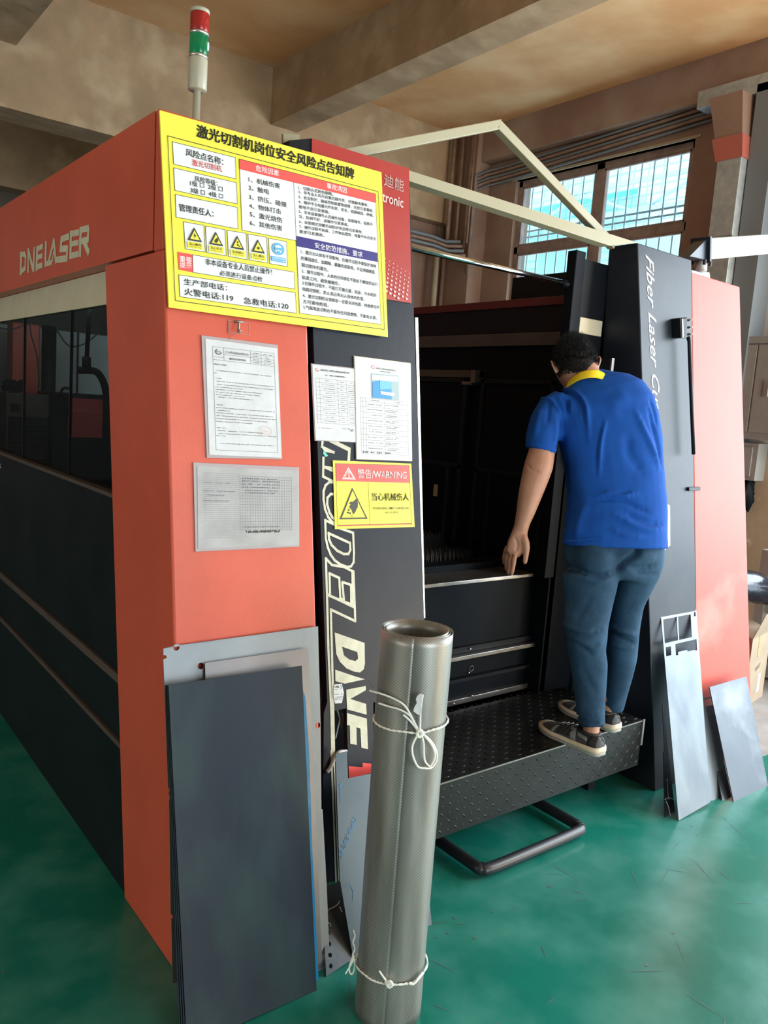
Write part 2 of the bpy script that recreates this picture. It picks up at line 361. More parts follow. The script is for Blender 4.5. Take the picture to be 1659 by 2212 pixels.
# corner pier between back beam and window wall
struct(box('trim_7', (5.80, 6.25, 0), (6.0, 6.62, ZC), 'wall_redbrown'))['label'] = 'soot-stained corner pier beside the window wall'
struct(box('trim_8', (5.78, 3.15, 0), (6.0, 3.32, 4.1), 'duct_dark'))['label'] = 'dark vertical strip on the right wall'

# window
wn = struct(bpy.data.objects.new('window_1', None)); COL.objects.link(wn); wn.location = (6.06, 4.9, 2.3)
Y0, Y1, Z0, Z1 = 3.92, 5.87, 2.2, 3.905
def wf(name, y0, y1, z0, z1, d=.05, x=6.05, m='window_paint'): return box(name, (x, y0, z0), (x + d, y1, z1), m, wn, .004)
wf('window_frame', Y0, Y0 + .05, Z0, Z1, .07); wf('window_frame', Y1 - .05, Y1, Z0, Z1, .07); wf('window_frame', Y0, Y1, Z1 - .06, Z1, .07); wf('window_frame', Y0, Y1, Z0, Z0 + .06, .07)
wf('mullion', 4.83, 4.92, Z0, Z1, .07); wf('transom', Y0, Y1, 3.20, 3.275, .07)
for (a, c) in ((3.97, 4.83), (4.92, 5.82)):
    for (d, e) in ((2.26, 3.20), (3.275, 3.845)):
        wf('pane_frame', a, a + .02, d, e, .03); wf('pane_frame', c - .02, c, d, e, .03); wf('pane_frame', a, c, d, d + .02, .03); wf('pane_frame', a, c, e - .02, e, .03)
        box('pane', (6.085, a + .02, d + .02), (6.089, c - .02, e - .02), 'window_glass', wn)
struct(slab('trim_9', [(5.985, 3.87, 3.905), (6.05, 3.87, 3.905), (6.05, 5.92, 3.905), (5.985, 5.92, 3.905)], (0, 0, .02), 'wall_tan'))
# outside grille and building
gr = thing('security_grille', (6.3, 4.9, 3), 'grey vertical bar security grille outside the window', 'grille')
for k in range(17):
    y = 3.85 + k * .13; box('bar', (6.32, y, 2.1), (6.333, y + .013, 4.1), 'grille_grey', gr)
for z in (2.5, 3.42, 3.48): box('cross_bar', (6.33, 3.8, z), (6.345, 6.0, z + .018), 'grille_grey', gr)
for y in (3.8, 5.98): box('wall_bracket', (6.2, y, 3.42), (6.345, y + .02, 3.438), 'grille_grey', gr)
bd = thing('neighbouring_building', (13, 10, 0), 'pale tiled building with green awning beyond the window', 'building')
box('wall', (13, -2, -2), (13.3, 26, 12), 'building_tile', bd)
for k in range(9):
    MB().box((12.97, 1 + k * 2.4, 3.6), (13.0, 2.3 + k * 2.4, 5.0)).obj('window', 'truss_blue', bd)
box('eave', (12.3, -2, 7.4), (13, 26, 7.7), 'cream_paint', bd)
MB().prism([(10.2, 9.5, 5.0), (12.9, 9.5, 5.9), (12.9, 9.5, 5.8), (10.2, 9.5, 4.9)], (0, 10, 0)).obj('awning', 'building_green', bd)
tr = thing('roof_truss', (9.5, 8, 4.2), 'pale blue-grey steel roof truss outside the window', 'truss')
for z in (4.45, 4.85): box('chord', (9.5, 4, z), (9.56, 13, z + .06), 'truss_blue', tr)
for k in range(9):
    MB().tube([(9.53, 4 + k, 4.45 if k % 2 else 4.85), (9.53, 5 + k, 4.85 if k % 2 else 4.45)], .025, 6).obj('brace', 'truss_blue', tr)

# wall ducts and pipes
du = thing('air_duct', (5.7, 3.45, 2.5), 'grey metal air duct with red upper section on the right wall', 'duct')
box('lower_section', (5.70, 3.33, 2.2), (5.98, 3.52, 3.60), 'duct_grey', du, .004)
MB().hexa([(5.70, 3.33, 3.60), (5.70, 3.52, 3.60), (5.98, 3.52, 3.6), (5.98, 3.33, 3.6), (5.66, 3.36, 4.04), (5.66, 3.62, 4.04), (5.98, 3.62, 4.04), (5.98, 3.36, 4.04)]).obj('upper_section', 'wall_redbrown', du)
MB().hexa([(5.69, 3.32, 3.58), (5.69, 3.53, 3.58), (5.98, 3.53, 3.58), (5.98, 3.32, 3.58), (5.675, 3.33, 3.74), (5.675, 3.57, 3.74), (5.98, 3.57, 3.74), (5.98, 3.33, 3.74)]).obj('red_band', 'duct_red_paint', du)
box('duct_head', (5.78, 3.2, 4.04), (5.98, 3.80, 4.17), 'duct_grey', du, .004)
box('seam', (5.695, 3.325, 3.02), (5.70, 3.525, 3.03), 'duct_dark', du)
ct = thing('cable_tray', (5.9, 4.9, 4.0), 'long wall-mounted run of conduits above the window', 'conduit')
for k, (z, rr, x) in enumerate([(4.09, .012, 5.95), (4.055, .014, 5.95), (4.02, .012, 5.96), (3.99, .016, 5.96), (3.955, .012, 5.97)]):
    z1 = 3.9 - .03 * k
    MB().tube([(x, 3.75, z + .05), (x, 4.9, z), (x, 6.0, z - .04), (x - .03, 6.2, z - .05), (x - .16, 6.24, z - .12), (x - .17, 6.24, 3.0 + .03 * k)], rr, 8).obj('conduit', 'pipe_brown' if k % 2 else 'duct_dark', ct, True)
pp_ = thing('pipe_bundle', (5.7, 6.5, 3), 'brown painted pipes climbing the corner pier', 'pipes')
for k, (x, y, rr, z0) in enumerate([(5.70, 6.5, .022, 3.2), (5.75, 6.42, .016, 3.15), (5.79, 6.33, .016, 3.2), (5.74, 6.24, .012, 3.3)]):
    MB().tube([(x, y, z0), (x, y, 4.4)], rr, 10).obj('pipe', 'pipe_brown', pp_, True)
for k in range(4):
    z = 3.36 - .05 * k
    MB().tube([(4.4, 6.52 - .03 * k, z), (5.5, 6.52 - .03 * k, z), (5.66, 6.48 - .03 * k, z - .03), (5.76, 6.35 - .03 * k, z - .03)], .018, 8).obj('pipe', 'pipe_brown' if k % 2 else 'duct_dark', pp_, True)
MB().tube([(5.62, 6.55, 0), (5.62, 6.55, 3.35)], .03, 10).obj('down_pipe', 'wall_tan', pp_, True)
MB().tube([(5.72, 6.55, 0), (5.72, 6.55, 3.3)], .022, 10).obj('down_pipe', 'pipe_brown', pp_, True)

# wall cabinet, switch box, carton, bag, crate on the right
cb = thing('wall_cabinet', (5.9, 2.9, 1.9), 'grey two-door wall cabinet right of the red machine panel', 'cabinet')
box('body', (5.82, 2.55, 1.55), (5.999, 3.45, 2.29), 'cabinet_grey', cb, .004)
box('cornice', (5.80, 2.53, 2.25), (5.999, 3.47, 2.30), 'cabinet_grey', cb, .004)
box('door', (5.805, 3.08, 1.60), (5.82, 3.42, 2.24), 'cabinet_grey', cb, .003)
d_ = box('door', (5.805, 2.59, 1.60), (5.82, 3.07, 2.24), 'cabinet_grey', cb, .003)
box('handle', (5.79, 2.95, 1.86), (5.806, 2.99, 1.98), 'aluminium', d_, .004)
sb = thing('switch_box', (5.9, 3.2, 1.3), 'small stained switch box below the wall cabinet', 'box')
box('body', (5.86, 3.0, 1.24), (5.999, 3.42, 1.52), 'cabinet_grey', sb, .004)
box('panel', (5.85, 3.04, 1.27), (5.861, 3.22, 1.49), 'cabinet_grey', sb, .002)
box('latch', (5.84, 3.14, 1.36), (5.852, 3.17, 1.44), 'aluminium', sb)
rg = MB(); rg.lathe((5.93, 3.1, 1.14), [(.02, -.10), (.05, -.07), (.06, -.03), (.065, .02), (.05, .06), (.03, .09), (.02, .1)], 24)
rgm = rg.mesh()
for v in rgm.vertices: v.co += Vector((0, noise.noise(v.co * 30) * .05, noise.noise(v.co * 25 + Vector((3, 0, 0))) * .07))
tag(link('rag', rgm, 'dark_inside', None, True), 'dark rag hanging below the switch box', 'rag')
cx = thing('cardboard_box', (4.6585,2.1908,0), 'open brown cardboard box on the grey floor beside the machine', 'box')
a_, b__ = Vector((4.4866,2.1823,0)), Vector((4.8133,2.2387,0))
q = [a_, b__, b__ + Vector((.25, .35, 0)), a_ + Vector((.25, .35, 0))]
H_ = .42
MB().slab(q, (0, 0, H_)).obj('body', 'cardboard', cx)
MB().slab([q[0] + Vector((0, 0, H_)), q[1] + Vector((0, 0, H_)), q[1] + Vector((-.06, -.09, H_ + .17)), q[0] + Vector((-.05, -.08, H_ + .17))], (.006, .006, 0)).obj('flap', 'cardboard', cx)
e = (b__ - a_).normalized(); nn = Vector((e.y, -e.x, 0))
if nn.y > 0: nn = -nn
MB().slab([a_ + e * .12 + Vector((0, 0, H_)), a_ + e * .165 + Vector((0, 0, H_)), a_ + e * .165 + Vector((0, 0, H_ - .13)), a_ + e * .12 + Vector((0, 0, H_ - .13))], nn * .002).obj('tape', 'tape_tan', cx)
MB().slab([a_ + e * .19 + Vector((0, 0, .17)), a_ + e * .235 + Vector((0, 0, .17)), a_ + e * .23 + Vector((0, 0, .06)), a_ + e * .185 + Vector((0, 0, .06))], nn * .002).obj('shipping_label', 'paper', cx)
pr = Print(nn, .002); pr.text('ink_black', 'TGBXIST', a_ + e * .11 + Vector((0, 0, .2)), a_ + e * .2 + Vector((0, 0, .22)), a_ + e * .11 + Vector((0, 0, .225))); pr.done(cx)
bgm = MB(); 
bg_pts = smooth_path([(4.55, 2.42, .68), (4.75, 2.42, .67), (4.95, 2.40, .62), (5.15, 2.38, .55)], 5)
bgm.tube(bg_pts, [.03 + .07 * math.sin(math.pi * min(1, i / (len(bg_pts) - 1) * .8 + .15)) for i in range(len(bg_pts))], 12)
tag(bgm.obj('plastic_bag', 'bag_black', None, True), 'shiny black plastic bag lying on the cardboard box', 'bag')
cr = thing('grey_crate', (5.3, 2.3, 0), 'grey slatted crate behind the cardboard box', 'crate')
for k in range(6): box('slat', (5.15, 2.0, .02 + k * .14), (5.5, 2.5, .12 + k * .14), 'cabinet_grey', cr, .004)
box('corner_post', (5.14, 2.46, 0), (5.2, 2.52, .85), 'cabinet_grey', cr)

# ---------------- laser cutting machine ----------------
M = thing('laser_cutting_machine', (.9, 1.9, 0), 'large red and black laser cutting machine enclosure with open front', 'machine')
YE = 7.0
def LP(x, y, z, out=0): return Vector((.875 - .0142 * z - out, y, z))
def fy(z, off=0): return 1.84 + .124 * z - off
# left column (side + orange front) : closed hexahedron
xr_t, xr_b = 1.288, 1.335
zt = 1.965
def col_hex(zb, zt_, xr0, xr1, yb0, yb1):
    return [PF(.875 - .0142 * zb, zb), PF(xr0, zb), Vector((xr0, yb0, zb)), Vector((.875 - .0142 * zb, yb0, zb)),
            PF(.875 - .0142 * zt_, zt_), PF(xr1, zt_), Vector((xr1, yb1, zt_)), Vector((.875 - .0142 * zt_, yb1, zt_))]
MB().hexa(col_hex(0, zt, 1.336, 1.287, 2.295, 2.54)).obj('corner_column', 'orange_paint', M, bevel=.006)
tb = col_hex(zt, 2.325, 1.287, 1.275, 2.155, 2.155)
MB().hexa(tb).obj('front_top_panel', 'orange_paint', M, bevel=.006)
MB().hexa([Vector((.846, 2.158, 1.97)), Vector((1.2, 2.158, 1.97)), Vector((1.0, YE, 1.97)), Vector((.846, YE, 1.97)), Vector((.842, 2.158, 2.325)), Vector((1.2, 2.158, 2.325)), Vector((1.0, YE, 2.325)), Vector((.842, YE, 2.325))]).obj('top_beam', 'orange_paint', M)
# side recess: cream strip panels, glass panes, lower black panel with light trims
for (y0, y1) in ((2.545, 3.058), (3.062, 3.715), (3.719, 4.6), (4.604, 5.8), (5.804, 6.95)):
    box('strip_panel', (.90, y0, 1.862), (.93, y1, 1.969), 'band_cream', M, .002)
for (y0, y1) in ((2.5, 3.058), (3.066, 3.715), (3.723, 4.6), (4.608, 5.8), (5.808, 6.95)):
    box('glass_pane', (.905, y0, 1.262), (.911, y1, 1.862), 'smoked_glass', M)
box('pane_joint', (.904, 3.058, 1.262), (.914, 3.066, 1.862), 'black_paint', M); box('pane_joint', (.904, 3.715, 1.262), (.914, 3.723, 1.862), 'black_paint', M)
box('pane_joint', (.904, 4.6, 1.262), (.914, 4.608, 1.862), 'black_paint', M)
box('lower_side_panel', (.885, 2.29, .0), (.93, YE, 1.250), 'black_paint', M)
box('trim_strip', (.878, 2.45, 1.250), (.93, YE, 1.263), 'taupe_band', M)
box('trim_strip', (.875, 2.38, .672), (.89, YE, .700), 'taupe_band', M)
box('trim_strip', (.875, 2.36, .468), (.89, YE, .485), 'taupe_band', M)
box('rear_post', (.85, YE - .1, 0), (1.1, YE, 2.32), 'orange_paint', M)
pr = Print((-1, 0, 0), .0015); pr.text('ink_white', 'a', (0.8578,3.991,1.2093), (0.858,3.8926,1.1982), (0.8575,3.9902,1.2307)); pr.done(M)
# DNE LASER lettering on the side band
pr = Print((-1, 0, 0), .002)
def Lq(a, b_): return a
W_ = 'ink_cream'
def lpoly(*pts): pr.poly('ink_cream', pts)
def lst(pts, w=.018): pr.stroke('ink_cream', pts, w)
lst([(0.8453,3.5228,2.0926), (0.8462,3.5322,2.0285)], .028); lst([(0.8452,3.5333,2.0963), (0.8453,3.4708,2.091), (0.8455,3.4566,2.0782), (0.8461,3.4652,2.0374), (0.8462,3.528,2.0281)], .02)
lst([(0.8452,3.4159,2.0988), (0.8462,3.4206,2.0253)], .022); lst([(0.8452,3.4119,2.0964), (0.8462,3.3494,2.0253)], .022); lst([(0.8453,3.3298,2.0934), (0.8463,3.3417,2.0226)], .022)
lst([(0.8453,3.2899,2.0907), (0.8463,3.2996,2.0239)], .026); lst([(0.8453,3.2918,2.0919), (0.8453,3.2217,2.0933)], .02); lst([(0.8457,3.2919,2.0606), (0.8457,3.2253,2.0605)], .018); lst([(0.8462,3.2996,2.0269), (0.8462,3.2253,2.0263)], .02)
lst([(0.8452,3.1716,2.0975), (0.8462,3.1786,2.0259)], .022); lst([(0.8462,3.1786,2.0269), (0.8462,3.102,2.0256)], .018)
lst([(0.8462,3.1364,2.0317), (0.8453,3.0753,2.0949)], .02); lst([(0.8452,3.072,2.0955), (0.8462,3.0482,2.0267)], .022); lst([(0.8462,3.0918,2.0308), (0.8456,3.0651,2.0681)], .012)
lst([(0.8453,2.9044,2.0922), (0.8453,2.9807,2.092), (0.8457,2.9899,2.0602), (0.8458,2.9146,2.0545), (0.8463,2.9187,2.0221), (0.8462,3.0416,2.0284)], .022)
lst([(0.8452,2.8743,2.0967), (0.8462,2.8777,2.0261)], .024); lst([(0.8452,2.8743,2.0967), (0.8453,2.7939,2.0923)], .02); lst([(0.8457,2.8753,2.0636), (0.8457,2.799,2.0609)], .018); lst([(0.8462,2.8777,2.0261), (0.8463,2.8011,2.0238)], .02)
lst([(0.8453,2.7684,2.0948), (0.8462,2.7754,2.0247)], .026); lst([(0.8452,2.7685,2.0969), (0.8453,2.6968,2.0932), (0.8454,2.6913,2.0854), (0.8458,2.696,2.0587), (0.8457,2.7649,2.0601)], .02); lst([(0.8458,2.7341,2.0567), (0.8463,2.6924,2.0213)], .024)
pr.done(M, 'lettering')

# black front panel
def fq(a, b_, c, d): return [a, b_, c, d]
bt = 2.352
q = [PF(1.292, 2.30, .0), PF(1.684, bt, 0), (1.7421,1.9534,0.9143), PF(1.765, .66, 0), PF(1.352, .66, 0)]
plate('front_black_panel', q, [], .03, 'blue_black_paint', M)
# narrow strip down to the floor left of the hatch gap
plate('front_black_strip', [PF(1.338, .66), (1.3753,1.9332,0.7513), (1.3867,1.8559,0.1281), (1.3275,1.8572,0.1391)], [], .03, 'blue_black_paint', M)
# side wall of the black block facing the opening and block body
MB().hexa([PF(1.69, 0, -.03), PF(1.77, 0, -.03), Vector((1.77, 2.36, 0)), Vector((1.69, 2.36, 0)), PF(1.67, 2.34, -.03), PF(1.684, 2.34, -.03), Vector((1.684, 2.4, 2.34)), Vector((1.67, 2.4, 2.34))]).obj('inner_side_panel', 'black_paint', M)
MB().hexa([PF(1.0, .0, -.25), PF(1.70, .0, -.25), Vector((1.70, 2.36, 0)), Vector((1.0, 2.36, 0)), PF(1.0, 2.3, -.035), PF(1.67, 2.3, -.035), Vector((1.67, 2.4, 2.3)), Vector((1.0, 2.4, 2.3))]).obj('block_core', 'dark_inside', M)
# aluminium edge strip
pr_q = [(1.7122,2.0799,1.8945), (1.7241,2.0801,1.8959), (1.7514,1.9571,0.9044), (1.7432,1.9572,0.9052)]
MB().slab(pr_q, (0, .02, 0)).obj('edge_strip', 'aluminium', M)
# top corner pieces of the block and red top plate
MB().slab([(1.2334,2.1283,2.3413), (1.3099,2.1314,2.3661), (1.3062,2.1261,2.3237), (1.2299,2.1238,2.305)], (0, .2, 0)).obj('top_corner', 'black_paint', M)
MB().slab([(1.2488,2.1949,2.3783), (1.3068,2.1963,2.3893), (1.3066,2.1931,2.3634), (1.2485,2.1912,2.3487)], (0, .01, 0)).obj('guard_tab', 'cream_paint', M)
MB().slab([(1.3073,2.1272,2.3646), (1.6787,2.1272,2.3645), (1.6874,2.0742,1.937), (1.2968,2.0736,1.9322)], (0, .012, 0)).obj('red_top_plate', 'red_paint', M)
pr = Print(NF, .0085)
pr.text('ink_pink', '迪能', (1.5739,2.1236,2.2867), (1.6532,2.123,2.2823), (1.576,2.1282,2.3244), .008)
pr.text('ink_pink', 'tronic', (1.5662,2.1171,2.2349), (1.6519,2.1168,2.2323), (1.5673,2.1209,2.2652), .012)
for i in range(11):
    for j in range(9):
        u_ = 812 + 9 * i + 1.0 * j; v_ = 636 - 9.5 * j + 2.6 * i
        if u_ > 884 or v_ > 638 + (u_ - 838) * .12 or (i + j * 1.15) < 2.2 or v_ < 556 + max(0, (880 - u_) * .0) : continue
        if (u_ - 838) + (v_ - 553) * 0 < -30: continue
        s_ = 3.1 * (1 - j * .085)
        if j > 7: s_ = 1.1
        P0 = Vector((1.5943,2.0814,1.9468)); ex = (Vector((1.6131,2.0812,1.945)) - P0) / 10.4; ey = (Vector((1.5943,2.0832,1.9613)) - P0) / 10
        c_ = P0 + ex * (u_ - 838) + ey * (640 - v_ + (u_ - 838) * .0)
        pr.poly('ink_pink', [c_ - ex * s_ - ey * s_ * .6, c_ + ex * s_ * .6 - ey * s_, c_ + ex * s_ + ey * s_ * .6, c_ - ex * s_ * .6 + ey * s_])
pr.done(M, 'dot_pattern', ('ink_pink',))
# hatch panel below with the rest of the letters
hq = [(1.4206,1.9307,0.7313), (1.5278,1.9309,0.7331), (1.5258,1.8946,0.44), (1.4291,1.8942,0.4369)]
MB().slab(hq, (0, .02, 0)).obj('hatch_panel', 'blue_black_paint', M)
MB().slab([(1.4173,1.9459,0.7331), (1.5482,1.9458,0.7326), (1.5481,1.944,0.7181), (1.431,1.9442,0.7193)], (0, .02, 0)).obj('hatch_rail', 'black_paint', M)
MB().slab([(1.448,1.9758,0.6112), (1.463,1.9757,0.6103), (1.4627,1.9719,0.5794), (1.4521,1.9721,0.5814)], (0, .02, 0)).obj('hatch_block', 'cardboard', M)
MB().tube([(1.4068,1.962,0.6612), (1.4186,1.9582,0.6306), (1.4334,1.9525,0.5849)], .003, 6).obj('hatch_wire', 'duct_grey', M)
MB().tube([(1.4406,1.9617,0.6589), (1.4295,1.9579,0.6286), (1.4072,1.9487,0.5542)], .003, 6).obj('hatch_wire', 'duct_grey', M)
pr = Print(NF, .0012)
LW = .0078
def st(*p, w=LW): pr.stroke('ink_cream', p, w)
st((1.3399,2.0238,1.4823), (1.3374,2.0216,1.4647), (1.38,2.0197,1.449), (1.3514,2.0202,1.4533), (1.3374,2.0216,1.4647))
st((1.3666,2.0239,1.483), (1.4374,2.0206,1.4562), (1.4347,2.0167,1.4251))
st((1.3827,2.0238,1.482), (1.4399,2.0212,1.4612), (1.4372,2.0167,1.4252))
st((1.3424,2.0175,1.4316), (1.3407,2.0106,1.3759), (1.3817,2.0085,1.3587)); st((1.3422,2.0142,1.4052), (1.382,2.0136,1.3997)); st((1.3498,2.014,1.4028), (1.382,2.0125,1.3908))
st((1.3829,2.0084,1.3582), (1.3625,2.0085,1.3587), (1.3493,2.0073,1.3489), (1.3421,2.0051,1.3318), (1.3419,2.0021,1.3073), (1.3469,1.9984,1.2778), (1.3586,1.9954,1.2529), (1.3705,1.9938,1.2402), (1.383,1.9928,1.2324))
st((1.3838,2.004,1.3226), (1.3682,2.004,1.3227), (1.3561,2.0027,1.312), (1.3548,2.0003,1.2924), (1.3629,1.9972,1.2676), (1.3736,1.9953,1.2525), (1.3831,1.9944,1.2448))
st((1.383,1.9924,1.2294), (1.3472,1.9943,1.2444), (1.3491,1.9875,1.1892), (1.356,1.9841,1.1618), (1.3666,1.9812,1.1389), (1.3815,1.979,1.1207), (1.4027,1.9772,1.1069), (1.4272,1.9761,1.0977), (1.4427,1.9763,1.0992), (1.4522,1.9778,1.1112), (1.4536,1.9812,1.139), (1.451,1.9891,1.2023), (1.4023,1.991,1.2178))
st((1.3594,1.9894,1.2046), (1.4389,1.9852,1.1711), (1.44,1.9826,1.1499), (1.4325,1.9811,1.1377), (1.4152,1.9812,1.1386), (1.3908,1.9826,1.15), (1.3699,1.9849,1.1685), (1.361,1.9871,1.1862), (1.3594,1.9894,1.2046))
st((1.3486,1.98,1.1288), (1.3518,1.9663,1.0184), (1.3553,1.9462,0.8563), (1.3652,1.9202,0.647), (1.3669,1.9029,0.5072))
st((1.3486,1.98,1.1288), (1.3708,1.9774,1.1079), (1.4184,1.9761,1.0979), (1.4513,1.9741,1.0816), (1.455,1.963,0.9917), (1.4571,1.955,0.9273), (1.3655,1.9606,0.9724), (1.3709,1.93,0.726), (1.3741,1.9027,0.5056))
st((1.3614,1.9743,1.0828), (1.3973,1.9722,1.0664), (1.401,1.9644,1.0036), (1.4146,1.9635,0.9961), (1.4082,1.9706,1.0534), (1.4415,1.9691,1.0413), (1.4419,1.9616,0.9806), (1.3629,1.9657,1.0139), (1.3614,1.9743,1.0828))
st((1.3526,1.9665,1.02), (1.454,1.9604,0.9706)); st((1.447,1.9739,1.0795), (1.4497,1.9608,0.9746))
st((1.3633,1.9068,0.5387), (1.3777,1.856,0.1294), w=.006); st((1.3728,1.9066,0.5367), (1.3874,1.8562,0.1304), w=.004)
for loop in [([(1.3787,1.9517,0.9012), (1.4927,1.946,0.8546), (1.4936,1.9378,0.7885), (1.4886,1.9357,0.772), (1.4744,1.9348,0.7641), (1.4525,1.9354,0.7695), (1.4223,1.9373,0.7845), (1.3969,1.9403,0.8091), (1.3836,1.9436,0.8353)],
              [(1.4057,1.9459,0.854), (1.4639,1.9429,0.8299), (1.4668,1.9402,0.8082), (1.4571,1.9395,0.8021), (1.4333,1.9405,0.8104), (1.4132,1.9424,0.8261)])]:
    plate('lettering', [Vector(x) + NF * .0016 for x in loop[0]], [[Vector(x) + NF * .0016 for x in loop[1]]], .001, 'ink_cream', M)
pr.poly('ink_cream', [(1.38,1.9375,0.7865), (1.4576,1.9335,0.7537), (1.4935,1.9317,0.7397), (1.4158,1.9315,0.7379), (1.3805,1.9332,0.7512)])
plate('lettering', [Vector(x) + NF * .0016 for x in [(1.4207,1.9291,0.7185), (1.4963,1.929,0.7178), (1.4965,1.9274,0.7047), (1.4361,1.9252,0.687), (1.497,1.922,0.661), (1.4993,1.9177,0.6264), (1.4234,1.9214,0.6567)]], [], .001, 'ink_cream', M)
plate('lettering', [Vector(x) + NF * .0016 for x in [(1.4233,1.92,0.6454), (1.5,1.9161,0.6136), (1.5038,1.9039,0.5154), (1.4779,1.9052,0.5254), (1.4743,1.9128,0.5868), (1.4588,1.9137,0.5941), (1.46,1.9067,0.5377), (1.435,1.9079,0.5474), (1.4336,1.915,0.6049), (1.423,1.9154,0.6082)]], [], .001, 'ink_cream', M)
pr.poly('print_red', [(1.4285,1.8993,0.4779), (1.4824,1.8973,0.4624), (1.4825,1.8991,0.4768), (1.526,1.8975,0.4636), (1.5258,1.8941,0.4364), (1.4291,1.8944,0.4383)])
pr.done(M, 'lettering')

# upper cream beam, bail, rod
MB().slab([(1.6768,2.1327,2.3607), (2.9328,2.1318,2.353), (2.7436,2.1261,2.3073), (1.6844,2.1286,2.3272)], (0, .05, .0)).obj('top_rail', 'cream_paint', M)
bp0, bp1, bp2 = (1.4571,2.2,2.3852), (2.1417,2.2,2.6528), (2.8824,2.2,2.3565)
b0, b1, b2 = Vector(bp0), Vector(bp1), Vector(bp2)
MB().hexa([b0 + Vector((0, 0, -.035)), b1 + Vector((-.004, 0, -.035)), b1 + Vector((-.004, .035, -.035)), b0 + Vector((0, .035, -.035)), b0, b1 + Vector((.005, 0, .004)), b1 + Vector((.005, .035, .004)), b0 + Vector((0, .035, 0))]).obj('bail_bar', 'cream_paint', M, bevel=.003)
dn = (b2 - b1).normalized(); pn = Vector((dn.z, 0, -dn.x)) * .034
if pn.z > 0: pn = -pn
MB().hexa([b1 + pn, b2 + pn, b2 + pn + Vector((0, .035, 0)), b1 + pn + Vector((0, .035, 0)), b1, b2, b2 + Vector((0, .035, 0)), b1 + Vector((0, .035, 0))]).obj('bail_bar', 'cream_paint', M, bevel=.003)
MB().tube([(1.8119,2.3,2.1643), (2.7685,2.3,2.1658)], .011, 16).obj('slide_rod', 'chrome', M, True)
MB().tube([(2.6782,2.3,2.1622), (2.7849,2.3,2.1605)], .017, 16).obj('rod_socket', 'black_paint', M, True)

# right blocks: black column with lettering, red panel column
def blk(name, m, tl, tr, br, bl, back=.5, zt=None):
    q = [Vector(bl), Vector(br), Vector(tr), Vector(tl)]
    B = [Vector((v.x, back, v.z)) for v in q]
    return MB().hexa(q + B).obj(name, m, M, bevel=.004)
blk('black_column', 'blue_black_paint', PF(2.93, 2.353), PF(3.340, 2.35), PF(3.43, 0), PF(3.085, 0), 2.275)
blk('red_column', 'pink_red_paint', PF(3.342, 2.296), PF(3.763, 2.292), PF(3.935, 0), PF(3.432, 0), 2.9)
box('column_rear', (3.0, 2.28, 0), (3.5, 2.9, 2.28), 'black_paint', M)
# return panel beside the opening
box('return_panel', (2.766, 2.276, 1.80), (2.945, 2.31, 2.276), 'black_paint', M, .003)
box('return_panel', (2.766, 2.280, .36), (2.98, 2.31, 1.80), 'dark_inside', M, .003)  # lower part darker: shade beside the column is put into the colour
box('return_post', (2.705, 2.262, .9), (2.766, 2.31, 2.30), 'dark_inside', M, .003)  # post darkened the same way, its shade set in the colour
box('return_band', (2.778, 2.268, 1.968), (2.93, 2.277, 2.035), 'band_cream', M, .002)
# interior side wall (x = 2.74) with red bar, taupe band and framed doors
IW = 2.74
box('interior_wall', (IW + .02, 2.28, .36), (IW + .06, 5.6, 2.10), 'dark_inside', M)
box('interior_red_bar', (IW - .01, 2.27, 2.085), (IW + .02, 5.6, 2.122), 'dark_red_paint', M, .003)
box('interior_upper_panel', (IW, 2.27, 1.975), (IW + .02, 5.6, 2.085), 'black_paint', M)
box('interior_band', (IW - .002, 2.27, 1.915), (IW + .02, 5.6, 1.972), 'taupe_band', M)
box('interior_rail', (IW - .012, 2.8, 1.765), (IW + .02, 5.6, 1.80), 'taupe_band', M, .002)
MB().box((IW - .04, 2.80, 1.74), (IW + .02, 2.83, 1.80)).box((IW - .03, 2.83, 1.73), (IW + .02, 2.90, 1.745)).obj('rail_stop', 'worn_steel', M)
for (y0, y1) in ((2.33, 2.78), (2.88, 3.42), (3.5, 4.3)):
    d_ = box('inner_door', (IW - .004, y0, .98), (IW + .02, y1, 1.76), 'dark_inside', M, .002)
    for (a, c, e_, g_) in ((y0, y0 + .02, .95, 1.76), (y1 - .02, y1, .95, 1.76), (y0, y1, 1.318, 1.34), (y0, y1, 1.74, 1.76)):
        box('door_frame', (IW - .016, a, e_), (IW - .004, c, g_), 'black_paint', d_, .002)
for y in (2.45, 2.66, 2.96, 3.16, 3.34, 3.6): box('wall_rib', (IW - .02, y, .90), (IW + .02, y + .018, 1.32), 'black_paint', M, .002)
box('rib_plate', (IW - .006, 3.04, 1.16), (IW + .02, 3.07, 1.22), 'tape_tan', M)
# handle plate behind the head
MB().box((2.872, 2.16, 1.35), (2.880, 2.27, 1.865)).obj('handle_plate', 'blue_black_paint', M)
MB().box((2.868, 2.15, 1.35), (2.884, 2.16, 1.87)).obj('handle_plate_edge', 'worn_steel', M)
